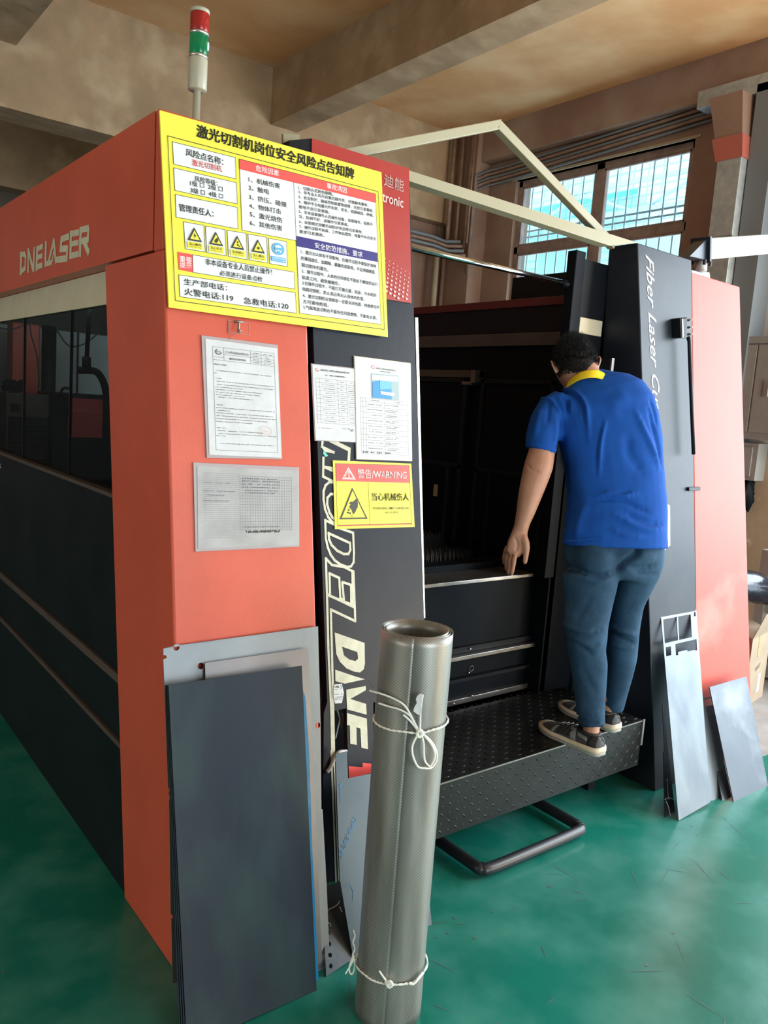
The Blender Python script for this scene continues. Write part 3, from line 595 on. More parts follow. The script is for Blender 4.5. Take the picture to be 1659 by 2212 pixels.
# apron, ledge, table
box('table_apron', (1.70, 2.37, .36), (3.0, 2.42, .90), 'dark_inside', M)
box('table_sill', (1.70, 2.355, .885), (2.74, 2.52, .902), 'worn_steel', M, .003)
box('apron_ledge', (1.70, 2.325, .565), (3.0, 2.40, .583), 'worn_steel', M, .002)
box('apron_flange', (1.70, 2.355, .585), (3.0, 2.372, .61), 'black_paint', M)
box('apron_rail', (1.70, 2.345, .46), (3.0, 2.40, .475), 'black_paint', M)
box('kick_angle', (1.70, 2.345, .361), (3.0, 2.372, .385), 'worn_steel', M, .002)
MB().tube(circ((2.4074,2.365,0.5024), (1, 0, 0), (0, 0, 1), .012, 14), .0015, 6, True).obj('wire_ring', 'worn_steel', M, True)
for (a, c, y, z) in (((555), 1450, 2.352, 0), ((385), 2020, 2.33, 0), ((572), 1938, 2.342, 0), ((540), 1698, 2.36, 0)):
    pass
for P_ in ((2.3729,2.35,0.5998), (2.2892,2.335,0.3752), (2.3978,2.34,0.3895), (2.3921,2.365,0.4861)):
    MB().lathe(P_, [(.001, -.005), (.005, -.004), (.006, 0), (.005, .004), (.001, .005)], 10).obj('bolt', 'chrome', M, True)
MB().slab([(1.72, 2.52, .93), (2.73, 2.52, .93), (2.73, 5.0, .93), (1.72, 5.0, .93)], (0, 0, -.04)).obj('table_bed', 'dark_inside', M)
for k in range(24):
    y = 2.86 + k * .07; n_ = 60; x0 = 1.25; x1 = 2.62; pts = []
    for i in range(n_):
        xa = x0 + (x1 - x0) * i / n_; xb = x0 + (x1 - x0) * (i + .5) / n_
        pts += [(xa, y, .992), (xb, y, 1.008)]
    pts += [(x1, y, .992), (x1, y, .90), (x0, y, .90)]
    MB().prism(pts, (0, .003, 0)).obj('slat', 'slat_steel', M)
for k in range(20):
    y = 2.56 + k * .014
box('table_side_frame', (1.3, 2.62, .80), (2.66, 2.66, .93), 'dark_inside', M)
br = MB()
for i in range(90):
    x = 1.4 + 1.2 * i / 90
    for j in range(6):
        y = 2.60 + j * .04; br.add([(x, y, .90), (x + .006, y, .90), (x + .001 + .006 * math.sin(i * 3 + j), y + .004, .975 + .012 * math.sin(i * 7.1 + j * 2))], [(0, 1, 2)])
tag(br.obj('brush_bristles', 'slat_steel', M), kind='stuff')
# inside of the enclosure: far wall, floor pan and box beyond
box('far_wall', (.95, 6.6, 0), (2.8, 6.65, 2.0), 'inner_wall_grey', M)
for x in (1.25, 1.62, 2.0, 2.4): box('wall_seam', (x, 6.59, .9), (x + .012, 6.601, 2.0), 'black_paint', M)
box('inner_red_post', (1.43, 6.2, .9), (1.62, 6.35, 2.0), 'orange_paint', M, .01)
MB().tube([(1.68, 6.2, .9), (1.68, 6.2, 2.0)], .05, 16).obj('inner_duct', 'black_paint', M, True)
# feet beam on floor between columns under the step
box('base_beam', (1.0, 2.30, .0), (3.4, 2.5, .36), 'dark_inside', M)
# signal tower
st_ = link('signal_tower', MB().lathe((1.006, 2.27, 2.345), [(.028, 0), (.028, .012), (.011, .02), (.010, .115)], 24).mesh(), 'lamp_grey', M, True)
def ring(n, m, z0, z1, r0, r1=None): return MB().lathe((1.006, 2.27, 0), [(r0 * .96, z0), (r0, z0 + .003), (r1 or r0, z1 - .003), ((r1 or r0) * .96, z1)], 32).obj(n, m, st_, True)
ring('tower_base', 'lamp_grey', 2.448, 2.533, .0265)
ring('collar', 'aluminium', 2.533, 2.541, .0272); ring('green_lens', 'lens_green', 2.541, 2.594, .0262)
ring('collar', 'aluminium', 2.594, 2.602, .0272); ring('red_lens', 'lens_red', 2.602, 2.652, .0262); ring('cap', 'lamp_grey', 2.652, 2.662, .0272)
MB().lathe((1.0255, 2.2535, 2.567), [(.001, -.012), (.0028, -.009), (.0036, 0), (.0028, .009), (.001, .012)], 12).obj('lit_lamp', 'lens_lit', st_, True)

# Fiber Laser Cutting lettering
pr = Print(NF, .0015)
pr.text('ink_white', 'Fiber Laser Cut', (2.9859,2.1269,2.3139), (3.0475,2.0464,1.6643), (3.0423,2.1263,2.3086), .004, .3)
pr.text('ink_white', 'ting', (3.05,2.0451,1.6541), (3.0638,2.0263,1.5026), (3.1033,2.0437,1.6429), .004, .3)
pr.done(M)
# door handle bar on the black column
hb = MB().slab([(3.1805,2.0515,2.0683), (3.2385,2.0529,2.0802), (3.2373,2.0416,1.9891), (3.1892,2.0412,1.9853)], (0, .045, 0)).obj('handle_bracket', 'black_paint', M, bevel=.003)
MB().slab([(3.1908,2.0483,2.0673), (3.1996,2.0485,2.0684), (3.2045,2.0386,1.989), (3.1957,2.0385,1.9881)], (0, .002, 0)).obj('bracket_stripe', 'band_cream', hb)
for P_ in ((3.2721,2.067,2.073), (3.2751,2.0632,2.0415), (3.2782,2.0594,2.0115)):
    MB().lathe(P_, [(.001, -.012), (.006, -.01), (.006, .008), (.003, .01), (.003, .016)], 8, (0, -1, .1)).obj('bolt', 'chrome', hb, True)
MB().tube([(3.2518,2.0475,1.9964), (3.2623,2.0452,1.9778), (3.2767,2.0226,1.7954), (3.305,1.9839,1.4831)], .0085, 12).obj('handle_bar', 'black_paint', M, True)
MB().slab([(3.3166,1.9932,1.3325), (3.4129,1.9934,1.3342), (3.4131,1.9913,1.3172), (3.3169,1.9912,1.3159)], (0, .012, 0)).obj('catch_plate', 'black_paint', M, bevel=.002)
# jib foot on top of the red column
MB().slab([(3.5365,2.25,2.347), (3.6935,2.25,2.3605), (3.7095,2.25,2.3276), (3.5407,2.25,2.3282)], (0, .12, 0)).obj('jib_base', 'duct_grey', M, bevel=.003)

# step with tread plate
ST = thing('access_step', (2.3, 1.95, 0), 'black diamond tread plate step in front of the machine opening', 'step')
MB().box((1.70, 1.84, .352), (2.93, 2.345, .36)).obj('tread', 'tread_plate', ST)
MB().box((1.70, 1.84, .16), (2.925, 1.848, .352)).obj('front_plate', 'tread_plate', ST)
box('end_plate', (2.917, 1.848, .16), (2.925, 2.3, .352), 'tread_plate', ST)
box('edge_strip', (1.70, 1.8385, .356), (2.925, 1.842, .3612), 'worn_steel', ST)
box('corner_strip', (2.922, 1.835, .25), (2.934, 1.84, .365), 'galvanized', ST)
box('support_leg', (1.75, 2.0, 0), (1.80, 2.30, .35), 'black_paint', ST); box('support_leg', (2.82, 2.0, 0), (2.87, 2.30, .35), 'black_paint', ST)
def lens(mb, c, d, n, L=.012, w=.0042, h=.0028):
    c = Vector(c); d = Vector(d).normalized(); n = Vector(n); s_ = n.cross(d)
    mb.add([c - d * L, c + s_ * w, c + d * L, c - s_ * w, c + n * h - d * L * .35, c + n * h + d * L * .35], [(0, 4, 1), (1, 4, 5), (1, 5, 2), (0, 3, 4), (3, 5, 4), (3, 2, 5)])
mb = MB(); mf = MB()
for i in range(34):
    for j in range(14):
        x = 1.72 + i * .036; y = 1.865 + j * .034
        lens(mb, (x, y, .36), (1, 0, 0) if (i + j) % 2 else (.15, 1, 0), (0, 0, 1))
for i in range(34):
    for j in range(6):
        x = 1.72 + i * .036; z = .18 + j * .031
        lens(mf, (x, 1.84, z), (1, 0, 1) if (i + j) % 2 else (-1, 0, 1), (0, -1, 0), .012, .0042, .002)
tag(mb.obj('tread_bumps', 'tread_plate', ST), kind='stuff'); tag(mf.obj('tread_bumps', 'tread_plate', ST), kind='stuff')
# tube foot frame under the step
ff = MB().tube(smooth_path([(1.94, 2.30, .03), (1.94, 1.83, .03), (1.952, 1.782, .03), (2.0, 1.765, .03), (2.43, 1.765, .03), (2.478, 1.782, .03), (2.49, 1.83, .03), (2.49, 2.30, .03)], 6), .021, 14).obj('floor_frame', 'rubber_black', None, True)
tag(ff, 'black rounded tube floor frame lying under the step', 'frame')

# things inside seen through the side glass
ch = thing('chiller_unit', (1.5, 5.9, 0), 'dark brown louvred chiller unit behind the side glass', 'chiller')
cx0, cx1, cy, cz = (1.3002,5.8,1.509)[0], (1.6632,5.8,1.5012)[0], 5.8, (1.3002,5.8,1.509)[2]
box('body', (cx0, cy, 0), (cx1, cy + .5, cz), 'taupe_band', ch, .006)
lt = (1.3244,5.8,1.366)[2]
for k in range(18): box('louvre', (cx0 + .02, cy - .012, lt - .03 - k * .028), (cx1 - .06, cy, lt - .012 - k * .028), 'black_paint', ch)
box('badge', (cx0 + .03, cy - .004, cz - .12), (cx0 + .09, cy, cz - .07), 'black_paint', ch)
rc = thing('red_control_cabinet', (2.0, 5.8, 0), 'dark red control cabinet behind the side glass beside the chiller', 'cabinet')
x0, x1, z1, z0 = (1.6772,5.7,1.5118)[0], (1.9136,5.7,1.5268)[0], (1.6834,5.7,1.5122)[2], (1.6886,5.7,1.2335)[2]
box('body', (x0 - .1, 5.72, 0), (x1 + .12, 6.1, z1 + .02), 'black_paint', rc, .006)
box('red_panel', (x0, 5.705, z0), (x1, 5.72, z1 - .01), 'red_paint', rc)
box('ridge', (x0, 5.70, z1 - .10), (x1, 5.706, z1 - .09), 'orange_paint', rc)
ey = MB().tube(circ((1.6323,5.6,1.5371), (1, 0, 0), (0, 0, 1), .032, 20), .009, 8, True); P_ = Vector((1.6331,5.6,1.4939))
ey.tube([P_, P_ + Vector((0, 0, -.12))], .018, 10)
tag(ey.obj('lifting_eye', 'black_paint', None, True), 'black lifting eye bolt standing behind the side glass', 'eye bolt')
rb = MB(); rnd = random.Random(3)
cpt = Vector((1.3748,5.9,1.5515))
for k in range(16):
    q_ = [cpt + Vector((rnd.uniform(-.07, .07), rnd.uniform(-.04, .04), rnd.uniform(-.03, .04))) for _ in range(4)]
    rb.tube(smooth_path(q_, 4), .012, 6)
tag(rb.obj('cable_heap', 'black_paint', None, True), 'tangled black cable heap on top of the chiller unit', 'cable')
th = MB(); th.tube([(1.5885,5,2.1516), (1.5736,5,1.7552)], .014, 8); th.tube([(1.5734,5,1.7647), (1.5727,5,1.6886)], .026, 10)
th.tube(smooth_path([(1.5257,5,1.6823), (1.618,5,1.6852), (1.6572,5,1.6571), (1.688,5,1.5916), (1.7106,5,1.476)], 5), .022, 10)
tag(th.obj('suspended_hose', 'black_paint', None, True), 'black pole and bent hose hanging inside the side window', 'hose')
for pts, lab in (([(1.3066,6,1.938), (1.3769,6,1.938), (1.448,6,1.9675), (1.4964,6,2.0217), (1.5055,6,1.92), (1.5439,6,1.7821), (1.5619,6,1.6184), (1.5577,6,1.5405)], 'thin dark cable looping over the red post inside'), ([(1.6579,6,1.9973), (1.7414,6,1.879), (1.8136,6,1.8651), (1.9081,6,1.9189), (2.0145,6,2.033)], 'thin sagging cable near the hanging hose inside')):
    tag(MB().tube(smooth_path(pts, 5), .005, 6).obj('cable', 'rubber_black', None, True), lab, 'cable')

# ---------------- crane jib (right) ----------------
jb = thing('jib_crane_arm', (3.6553,2.273,2.4619), 'beige box-section jib arm with black bracket above the red column', 'crane arm')
j0, j1 = Vector((3.6015,2.2497,2.4524)), Vector((4.6298,2.3114,2.6752))
jd = (j1 - j0).normalized(); ju = Vector((0, 0, 1)); js = jd.cross(ju).normalized(); ju = js.cross(jd)
q = [j0 - js * .04 - ju * .05, j0 + js * .04 - ju * .05, j0 + js * .04 + ju * .05, j0 - js * .04 + ju * .05]
MB().slab(q, jd * 2.0).obj('arm', 'crane_beige', jb, bevel=.004)
MB().slab([j0 - js * .05 - ju * .065, j0 + js * .05 - ju * .065, j0 + js * .05 + ju * .055, j0 - js * .05 + ju * .055], -jd * .015).obj('end_plate', 'blue_black_paint', jb)
MB().prism([j0 - js * .03 + ju * .05, j0 - js * .03 - ju * .055, Vector((3.4933,2.2334,2.3835)), Vector((3.3906,2.2366,2.3795))], js * .06).obj('bracket', 'blue_black_paint', jb)
MB().tube([(3.5949,2.2462,2.4013), (3.5936,2.2383,2.3484)], .03, 16).obj('pivot', 'duct_grey', jb, True)
for P_ in ((3.5448,2.1917,2.3773), (3.5842,2.1859,2.3746)): MB().lathe(P_, [(.008, -.01), (.008, .012)], 8).obj('bolt', 'rubber_black', jb)

# ---------------- signs and papers on the machine ----------------
SG = thing('safety_notice_board', PF(1.2, 2.05, .03), 'large yellow safety risk notice board at the top left corner of the machine', 'sign')
so = .018
sq = [(0.8337,2.1066,2.3115), (1.5551,2.1079,2.3217), (1.5779,2.0452,1.8164), (0.8513,2.045,1.8142)]
MB().slab(sq, (0, .006, 0)).obj('board', 'yellow', SG)
pr = Print(NF, .0007)
F_ = pr
INK = 'ink_black'
def T(st, p0, p1, pt, m=INK, bold=.007):
    if m == 'ink_white': bold = 0
    pr.text(m, st, p0, p1, pt, bold, lay=3)
def fr_(q, m='ink_black', w=.0012, lay=3): pr.stroke(m, q, w, lay, True)
fr_([(0.8535,2.0992,2.2515), (1.5404,2.1001,2.2588), (1.563,2.0479,1.8378), (0.8682,2.0474,1.8338)], w=.0018)
def cell(q, m='print_white'): pr.poly(m, q, 1); fr_(q)
cell([(0.8663,2.0977,2.2399), (1.0477,2.0982,2.2432), (1.049,2.0911,2.1863), (0.869,2.0907,2.1834)])
cell([(0.8688,2.0896,2.1741), (1.0503,2.0899,2.1763), (1.052,2.0829,2.1198), (0.8715,2.0825,2.117)])
cell([(0.8722,2.0813,2.107), (1.0519,2.0817,2.1103), (1.0536,2.0745,2.0523), (0.874,2.0741,2.0491)])
cell([(1.0594,2.0981,2.2426), (1.5297,2.0989,2.2493), (1.5491,2.0496,1.852), (1.25,2.0493,1.8489), (1.2402,2.0748,2.0545), (1.0658,2.0744,2.0516)])
pr.stroke(INK, [(1.2333,2.0951,2.2189), (1.25,2.0493,1.8489)], .0012, 3)
pr.poly('print_red', [(1.0594,2.0981,2.2426), (1.5297,2.0989,2.2493), (1.5308,2.0956,2.2223), (1.0605,2.0947,2.2155)], 2)
pr.poly('print_navy', [(1.2409,2.0765,2.0686), (1.5373,2.0768,2.0708), (1.5384,2.0733,2.0427), (1.2417,2.0729,2.0393)], 2)
cell([(0.9181,2.0631,1.9601), (1.2329,2.0635,1.9637), (1.2345,2.0576,1.9159), (0.9192,2.0574,1.9142)])
pr.poly('print_red', [(0.8767,2.0631,1.9609), (0.9181,2.0632,1.9609), (0.9192,2.0574,1.9142), (0.8795,2.0575,1.915)], 2)
cell([(0.8789,2.0558,1.9018), (1.236,2.0564,1.9061), (1.2392,2.0491,1.8475), (0.8816,2.0488,1.8455)])
T('激光切割机岗位安全风险点告知牌', (0.9346,2.1014,2.2695), (1.4471,2.102,2.2742), (0.9359,2.1056,2.3029), bold=.02)
T('风险点名称：', (0.9033,2.0944,2.2132), (1.0111,2.0944,2.2132), (0.9027,2.0969,2.2327)); T('激光切割机', (0.92,2.0918,2.1922), (1.0066,2.0922,2.1949), (0.9198,2.0939,2.209), 'ink_red')
T('风险等级：', (0.9271,2.087,2.153), (0.9929,2.0872,2.1551), (0.9268,2.0888,2.1674))
T('1级 □  2级 □', (0.9143,2.0852,2.1386), (1.0083,2.0857,2.1425), (0.914,2.087,2.153)); T('3级 □  4级 □', (0.9149,2.083,2.1206), (1.009,2.0834,2.124), (0.9147,2.0847,2.1346))
T('管理责任人：', (0.8826,2.0763,2.0671), (0.9801,2.0766,2.0696), (0.882,2.0786,2.0858), bold=.01)
T('危险因素', (1.1099,2.0956,2.2222), (1.1848,2.0958,2.2241), (1.1095,2.0976,2.2386), 'ink_white'); T('事故诱因', (1.3479,2.0961,2.2269), (1.4207,2.0962,2.2273), (1.3475,2.0982,2.2435), 'ink_white')
T('安全防范措施、要求', (1.3041,2.0736,2.0448), (1.4792,2.0737,2.046), (1.3032,2.0757,2.0621), 'ink_white')
T('1、机械伤害', (1.0881,2.0912,2.1869), (1.1876,2.0916,2.1901), (1.0873,2.093,2.2018)); T('2、触电', (1.0878,2.0884,2.1644), (1.1522,2.0886,2.1661), (1.087,2.0902,2.1793))
T('3、挤压、碰撞', (1.0885,2.0853,2.1395), (1.2091,2.0857,2.1425), (1.0877,2.0871,2.1544)); T('4、物体打击', (1.0892,2.0824,2.1158), (1.1905,2.0828,2.1195), (1.0884,2.0842,2.1303))
T('5、激光烧伤', (1.0909,2.0795,2.0927), (1.1939,2.0799,2.0957), (1.0901,2.0814,2.1082)); T('6、其他伤害', (1.0906,2.0766,2.0693), (1.1937,2.077,2.0724), (1.0898,2.0785,2.0847))
T('重要', (0.882,2.0601,1.936), (0.9155,2.06,1.9356), (0.8818,2.0621,1.9523), 'ink_white'); T('提示', (0.8823,2.0582,1.9208), (0.9153,2.0585,1.9232), (0.882,2.0599,1.9343), 'ink_white')
T('非本设备专业人员禁止操作！', (0.9552,2.0605,1.9396), (1.159,2.0611,1.9441), (0.9549,2.0626,1.9567), bold=.008); T('必须进行设备点检', (0.9968,2.0579,1.9183), (1.128,2.0581,1.92), (0.9966,2.0597,1.9327), bold=.008)
T('生产部电话：', (0.8936,2.0529,1.8785), (1.0177,2.0531,1.8796), (0.8934,2.055,1.895), bold=.007); T('火警电话:119', (0.8941,2.0496,1.8517), (1.0366,2.0498,1.8531), (0.894,2.0519,1.8703)); T('急救电话:120', (1.0693,2.0497,1.8522), (1.2125,2.05,1.8545), (1.0685,2.0519,1.8704))
small = [('1、切割火花刺伤眼睛。', 545, 1125), ('2、非专业人员开启激光器外壳，导致触电事故。', 572, 1352), ('3、安全防护、操纵控制装置等故障、失控引发事故。', 603, 1385), ('4、维护不当电器元件失修、老化、线路破损、绝缘、', 634, 1385), ('接地不良引发事故。', 666, 1100),
         ('5、非本设备操作人员操作设备、违章操作、指挥不', 696, 1378), ('当，协调不好、误操作引发事故。', 727, 1218), ('6、未按规定穿戴劳动防护用品等引发事故;', 759, 1306), ('7、操作过程不协调，工件物品摆放、堆置不符合安全', 790, 1398), ('要求引发事故。', 822, 1062)]
o1, o1x, o1y = Vector((1.2487,2.0933,2.2039)), Vector((1.5215,2.095,2.218)), Vector((1.2517,2.0772,2.0742))
def smallrow(s_, O, ax, ay, y_, y0, yspan, x1, x0, xspan, hh):
    p0 = O + ay * ((y_ - y0) / yspan); w = (x1 - x0) / xspan
    pr.text(INK, s_, p0, p0 + ax * w, p0 - ay * (hh / yspan), .008, lay=3)
for s_, y_, x1 in small: smallrow(s_, o1, o1x - o1, o1y - o1, y_ + 5, 547, 288, x1, 913, 472, 23)
small2 = [('1、激光对人体有不良影响，在操作过程中要保护身体', 948, 1405), ('的薄弱部位，如眼睛，暴露的皮肤等。不宜用眼睛直', 990, 1395), ('视切割中的激光。', 1032, 1092), ('2、操作过程中，人体的任何部位不能处于横梁的运行', 1070, 1410), ('轨道之内，避免被碰伤。', 1110, 1160), ('3.在操作过程中，不能打开激光器，机身，冷水机的', 1145, 1398), ('电路控制柜，防止高压电对人身体的危害。', 1184, 1318),
          ('4、激光切割机在维修前一定要关闭电源，待维修完毕', 1224, 1416), ('方可通电检验。', 1262, 1085), ('5.气瓶堆放点附近不能有任何易燃物，不能有火源。', 1298, 1396)]
o2, o2x, o2y = Vector((1.2561,2.0707,2.0219)), Vector((1.5295,2.0709,2.0232)), Vector((1.2632,2.0509,1.862))
for s_, y_, x1 in small2: smallrow(s_, o2, o2x - o2, o2y - o2, y_ + 6, 952, 353, x1, 930, 472, 26)
# pictograms
pics = [([(0.8942,2.0731,2.0412), (0.952,2.0733,2.0428), (0.9547,2.0647,1.9734), (0.8981,2.0645,1.972)], '当心触电', 'Danger high voltage'), ([(0.9565,2.0732,2.042), (1.0141,2.0734,2.0432), (1.0165,2.0647,1.9734), (0.9593,2.0646,1.973)], '当心伤手', 'Warning injure hand'),
        ([(1.0203,2.0733,2.043), (1.0785,2.0736,2.0453), (1.0806,2.0647,1.9737), (1.0232,2.0647,1.9736)], '当心机械伤人', 'Warning mechanical injury'), ([(1.0839,2.0735,2.0446), (1.1427,2.0738,2.0466), (1.1455,2.0649,1.9752), (1.087,2.0648,1.9744)], '当心激光', 'Caution laser'), ([(1.1488,2.0736,2.0451), (1.2081,2.0737,2.046), (1.2106,2.065,1.9759), (1.1521,2.0649,1.975)], '必须戴防护眼镜', 'Must wear protective goggles')]
def quadmap(q):
    q = [Vector(x) for x in q]
    return lambda a, b_: (q[0] * (1 - a) + q[1] * a) * (1 - b_) + (q[3] * (1 - a) + q[2] * a) * b_
for k, (q, t1, t2) in enumerate(pics):
    g = quadmap(q); cell(q)
    if k < 4:
        pr.poly('ink_black', [g(.5, .14), g(.86, .66), g(.14, .66)], 4); pr.poly('yellow', [g(.5, .25), g(.74, .60), g(.26, .60)], 5)
        pr.poly('yellow', [g(.12, .70), g(.88, .70), g(.88, .95), g(.12, .95)], 4)
        T(t1, g(.2, .84), g(.8, .84), g(.2, .73), bold=.006); pr.text(INK, t1, g(.2, .84), g(.8, .84), g(.2, .73), .006, lay=6); pr.text(INK, t2, g(.2, .92), g(.8, .92), g(.2, .86), lay=6)
        if k == 0: pr.poly('ink_black', [g(.53, .33), g(.42, .48), g(.50, .48), g(.46, .58), g(.58, .44), g(.50, .44)], 6)
        if k == 1: pr.poly('ink_black', [g(.56, .36), g(.62, .46), g(.52, .58), g(.38, .56), g(.44, .46)], 6)
        if k == 2:
            for (a, b_, r_) in ((.5, .40, .05), (.5, .50, .05)): pr.poly('ink_black', [g(a + r_ * math.cos(t * .785), b_ + r_ * .75 * math.sin(t * .785)) for t in range(8)], 6)
            pr.poly('ink_black', [g(.52, .5), g(.66, .56), g(.62, .58), g(.5, .54)], 6)
        if k == 3: pr.poly('ink_black', [g(.5 + (.11 if t % 2 else .05) * math.cos(t * .3927), .49 + (.08 if t % 2 else .04) * math.sin(t * .3927)) for t in range(16)], 6)
    else:
        pr.poly('print_blue', [g(.5 + .34 * math.cos(t * .2618), .36 + .24 * math.sin(t * .2618)) for t in range(24)], 4)
        pr.poly('print_white', [g(.5 + .2 * math.cos(t * .2618), .37 + .16 * math.sin(t * .2618)) for t in range(24)], 5)
        pr.poly('print_blue', [g(.3, .32), g(.7, .32), g(.68, .42), g(.54, .42), g(.5, .38), g(.46, .42), g(.32, .42)], 6)
        pr.poly('print_blue', [g(.4, .45), g(.6, .45), g(.56, .53), g(.44, .53)], 6)
        pr.poly('print_blue', [g(.1, .68), g(.9, .68), g(.9, .88), g(.1, .88)], 4); pr.text('ink_white', t1, g(.14, .78), g(.86, .78), g(.14, .71), lay=6); pr.text('ink_white', t2, g(.14, .86), g(.86, .86), g(.14, .81), lay=6)
pr.done(SG, 'printed_area', ('ink_black', 'print_red', 'ink_white', 'ink_red'))
# self-adhesive hook
hk = thing('adhesive_hook', (1.062,2.061,1.7983), 'small metal hook on a clear sticky pad under the yellow board', 'hook')
hq_ = [(1.0309,2.0615,1.8026), (1.0947,2.0617,1.8042), (1.0943,2.0576,1.7708), (1.0305,2.0575,1.7701)]
MB().slab(hq_, (0, .001, 0)).obj('pad', 'orange_paint', hk)
pr = Print(NF, .001); pr.stroke('laminate', hq_, .0012, 1, True); pr.done(hk, 'pad_edge')
MB().tube(smooth_path([(1.0487,2.0555,1.8025), (1.0586,2.0515,1.8023), (1.0724,2.0556,1.8033)], 4), .003, 8).obj('bar', 'worn_steel', hk, True)
MB().tube(smooth_path([(1.0597,2.0537,1.8037), (1.0586,2.0519,1.7897), (1.0557,2.0484,1.7774), (1.055,2.0398,1.7723), (1.0566,2.0369,1.7811)], 4), .003, 8).obj('hook', 'worn_steel', hk, True)
MB().tube(smooth_path([(1.0556,2.048,1.7742), (1.038,2.0522,1.7598), (1.0301,2.0529,1.7491)], 4), .0006, 5).obj('thread', 'ink_grey', hk)
# document in frame
def doc(name, label, cat, q, off, page='paper', border='laminate', bo=.012, group=None):
    q = [Vector(x) for x in q]; c = (q[0] + q[2]) / 2
    t = thing(name, c, label, cat, group)
    if border:
        e1 = (q[1] - q[0]).normalized(); e2 = (q[0] - q[3]).normalized()
        Q = [q[0] - e1 * bo * .9 + e2 * bo * .7, q[1] + e1 * bo * .25 + e2 * bo * .9, q[2] + e1 * bo * .2 - e2 * bo * .4, q[3] - e1 * bo * .6 - e2 * bo * .7]
        MB().slab(Q, (0, .003, 0)).obj('sleeve', border, t, bevel=.001)
    MB().slab([x + NF * .0012 for x in q], (0, .001, 0)).obj('page', page, t)
    return t, quadmap([x + NF * .0014 for x in q])
rt = random.Random(11)
def dashes(pr, g, rows, m='ink_grey', h=.006, seg=.012):
    for (y, x0, x1) in rows:
        x = x0
        while x < x1 - .004:
            w = seg * rt.uniform(.5, 1.1)
            if rt.random() > .12:
                a = x; b_ = min(x + w, x1); yy = y + rt.uniform(-.0012, .0012)
                pr.poly(m, [g(a, yy - h / 2), g(b_, yy - h / 2), g(b_, yy + h / 2), g(a, yy + h / 2)])
                if rt.random() > .5: pr.poly(m, [g((a + b_) / 2, yy - h), g((a + b_) / 2 + .003, yy - h), g((a + b_) / 2 + .003, yy + h), g((a + b_) / 2, yy + h)], 2)
            x += w * 1.25
t, g = doc('work_instruction_sheet', 'white laminated text sheet hanging on the red panel under the hook', 'document', [(0.9599,2.0524,1.7455), (1.1828,2.052,1.7417), (1.1939,2.0133,1.43), (0.9676,2.0138,1.4341)], .004)
pr = Print(NF, .0005)
def GT(st, x0, x1, y, h, m='ink_grey', bold=.006, lay=2): pr.text(m, st, g(x0, y), g(x1, y), g(x0, y - h), bold, lay=lay)
def GL(pts, w=.0009, m='ink_grey'): pr.stroke(m, [g(*p) for p in pts], w, 1)
GL([(.09, .06), (.95, .05), (.95, .955), (.09, .955), (.09, .06)]); GL([(.09, .17), (.95, .17)]); GL([(.24, .06), (.24, .17)]); GL([(.61, .055), (.61, .17)]); GL([(.76, .055), (.76, .17)]); GL([(.09, .145), (.24, .145)]); GL([(.24, .115), (.61, .115)]); GL([(.61, .083), (.95, .083)]); GL([(.61, .112), (.95, .112)]); GL([(.61, .14), (.95, .14)])
pr.stroke('ink_black', [g(.165 + .04 * math.cos(t_ * .4), .10 + .02 * math.sin(t_ * .4)) for t_ in range(12)], .0018, 2); GT('JDT', .13, .195, .11, .02, 'ink_black', .006)
GT('汇大明五金制品有限公司', .265, .58, .103, .02, bold=.008); GT('镭射机安全操作规程', .31, .54, .155, .017, 'ink_black', .006)
for a, y in (('文件编号', .078), ('文件版次', .105), ('页 次', .134), ('发布日期', .160)): GT(a, .64, .73, y, .012)
dashes(pr, g, [(.072, .79, .92), (.1, .82, .88), (.128, .80, .9), (.156, .80, .9)], h=.005)
GT('镭射机工作规范', .10, .27, .215, .012, 'ink_black')
rows = [(.262, .13, .90), (.285, .10, .14), (.33, .12, .2), (.355, .13, .93), (.382, .13, .93), (.405, .11, .48), (.427, .11, .75), (.45, .11, .72), (.472, .11, .5), (.492, .14, .62), (.56, .12, .2), (.585, .11, .94), (.608, .13, .3), (.63, .10, .90), (.655, .10, .93), (.68, .10, .85), (.705, .10, .6), (.76, .11, .25), (.785, .12, .75), (.81, .13, .93), (.83, .10, .22), (.895, .15, .9)]
dashes(pr, g, rows, h=.0045, seg=.012)
pr.stroke('ink_pink', [g(.78 + .09 * math.cos(t_ * .35), .765 + .045 * math.sin(t_ * .35)) for t_ in range(19)], .0012, 3)
pr.stroke('ink_pink', [g(.73, .755), g(.84, .77)], .002, 3); pr.stroke('ink_pink', [g(.73, .78), g(.84, .79)], .0015, 3)
pr.done(t)
t, g = doc('grid_record_sheet', 'dirty laminated grid record sheet low on the red panel', 'document', [(0.9316,2.0101,1.4042), (1.2507,2.0087,1.3928), (1.2506,1.9816,1.1745), (0.931,1.9825,1.1811)], .004, 'paper_dirty')
pr = Print(NF, .0005)
for k in range(34): GL([(.05, .08 + k * .024), (.4 if k < 30 else .35, .08 + k * .024)], .0005)
for k in range(20): GL([(.40, .10 + k * .036), (.93, .10 + k * .036)], .0006)
for k in range(22): GL([(.40 + k * .025, .10), (.40 + k * .025, .785)], .0006)
dashes(pr, g, [(.30, .05, .35), (.2, .05, .3), (.35, .07, .25), (.42, .05, .3)], h=.006)
dashes(pr, g, [(.13, .42, .78), (.16, .42, .8), (.2, .42, .8), (.24, .42, .8), (.28, .45, .8), (.31, .45, .75), (.745, .43, .8)], 'ink_grey', .010, .02)
dashes(pr, g, [(.80, .43, .80), (.81, .44, .79)], 'ink_black', .018, .02)
pr.done(t)
sm = MB(); 
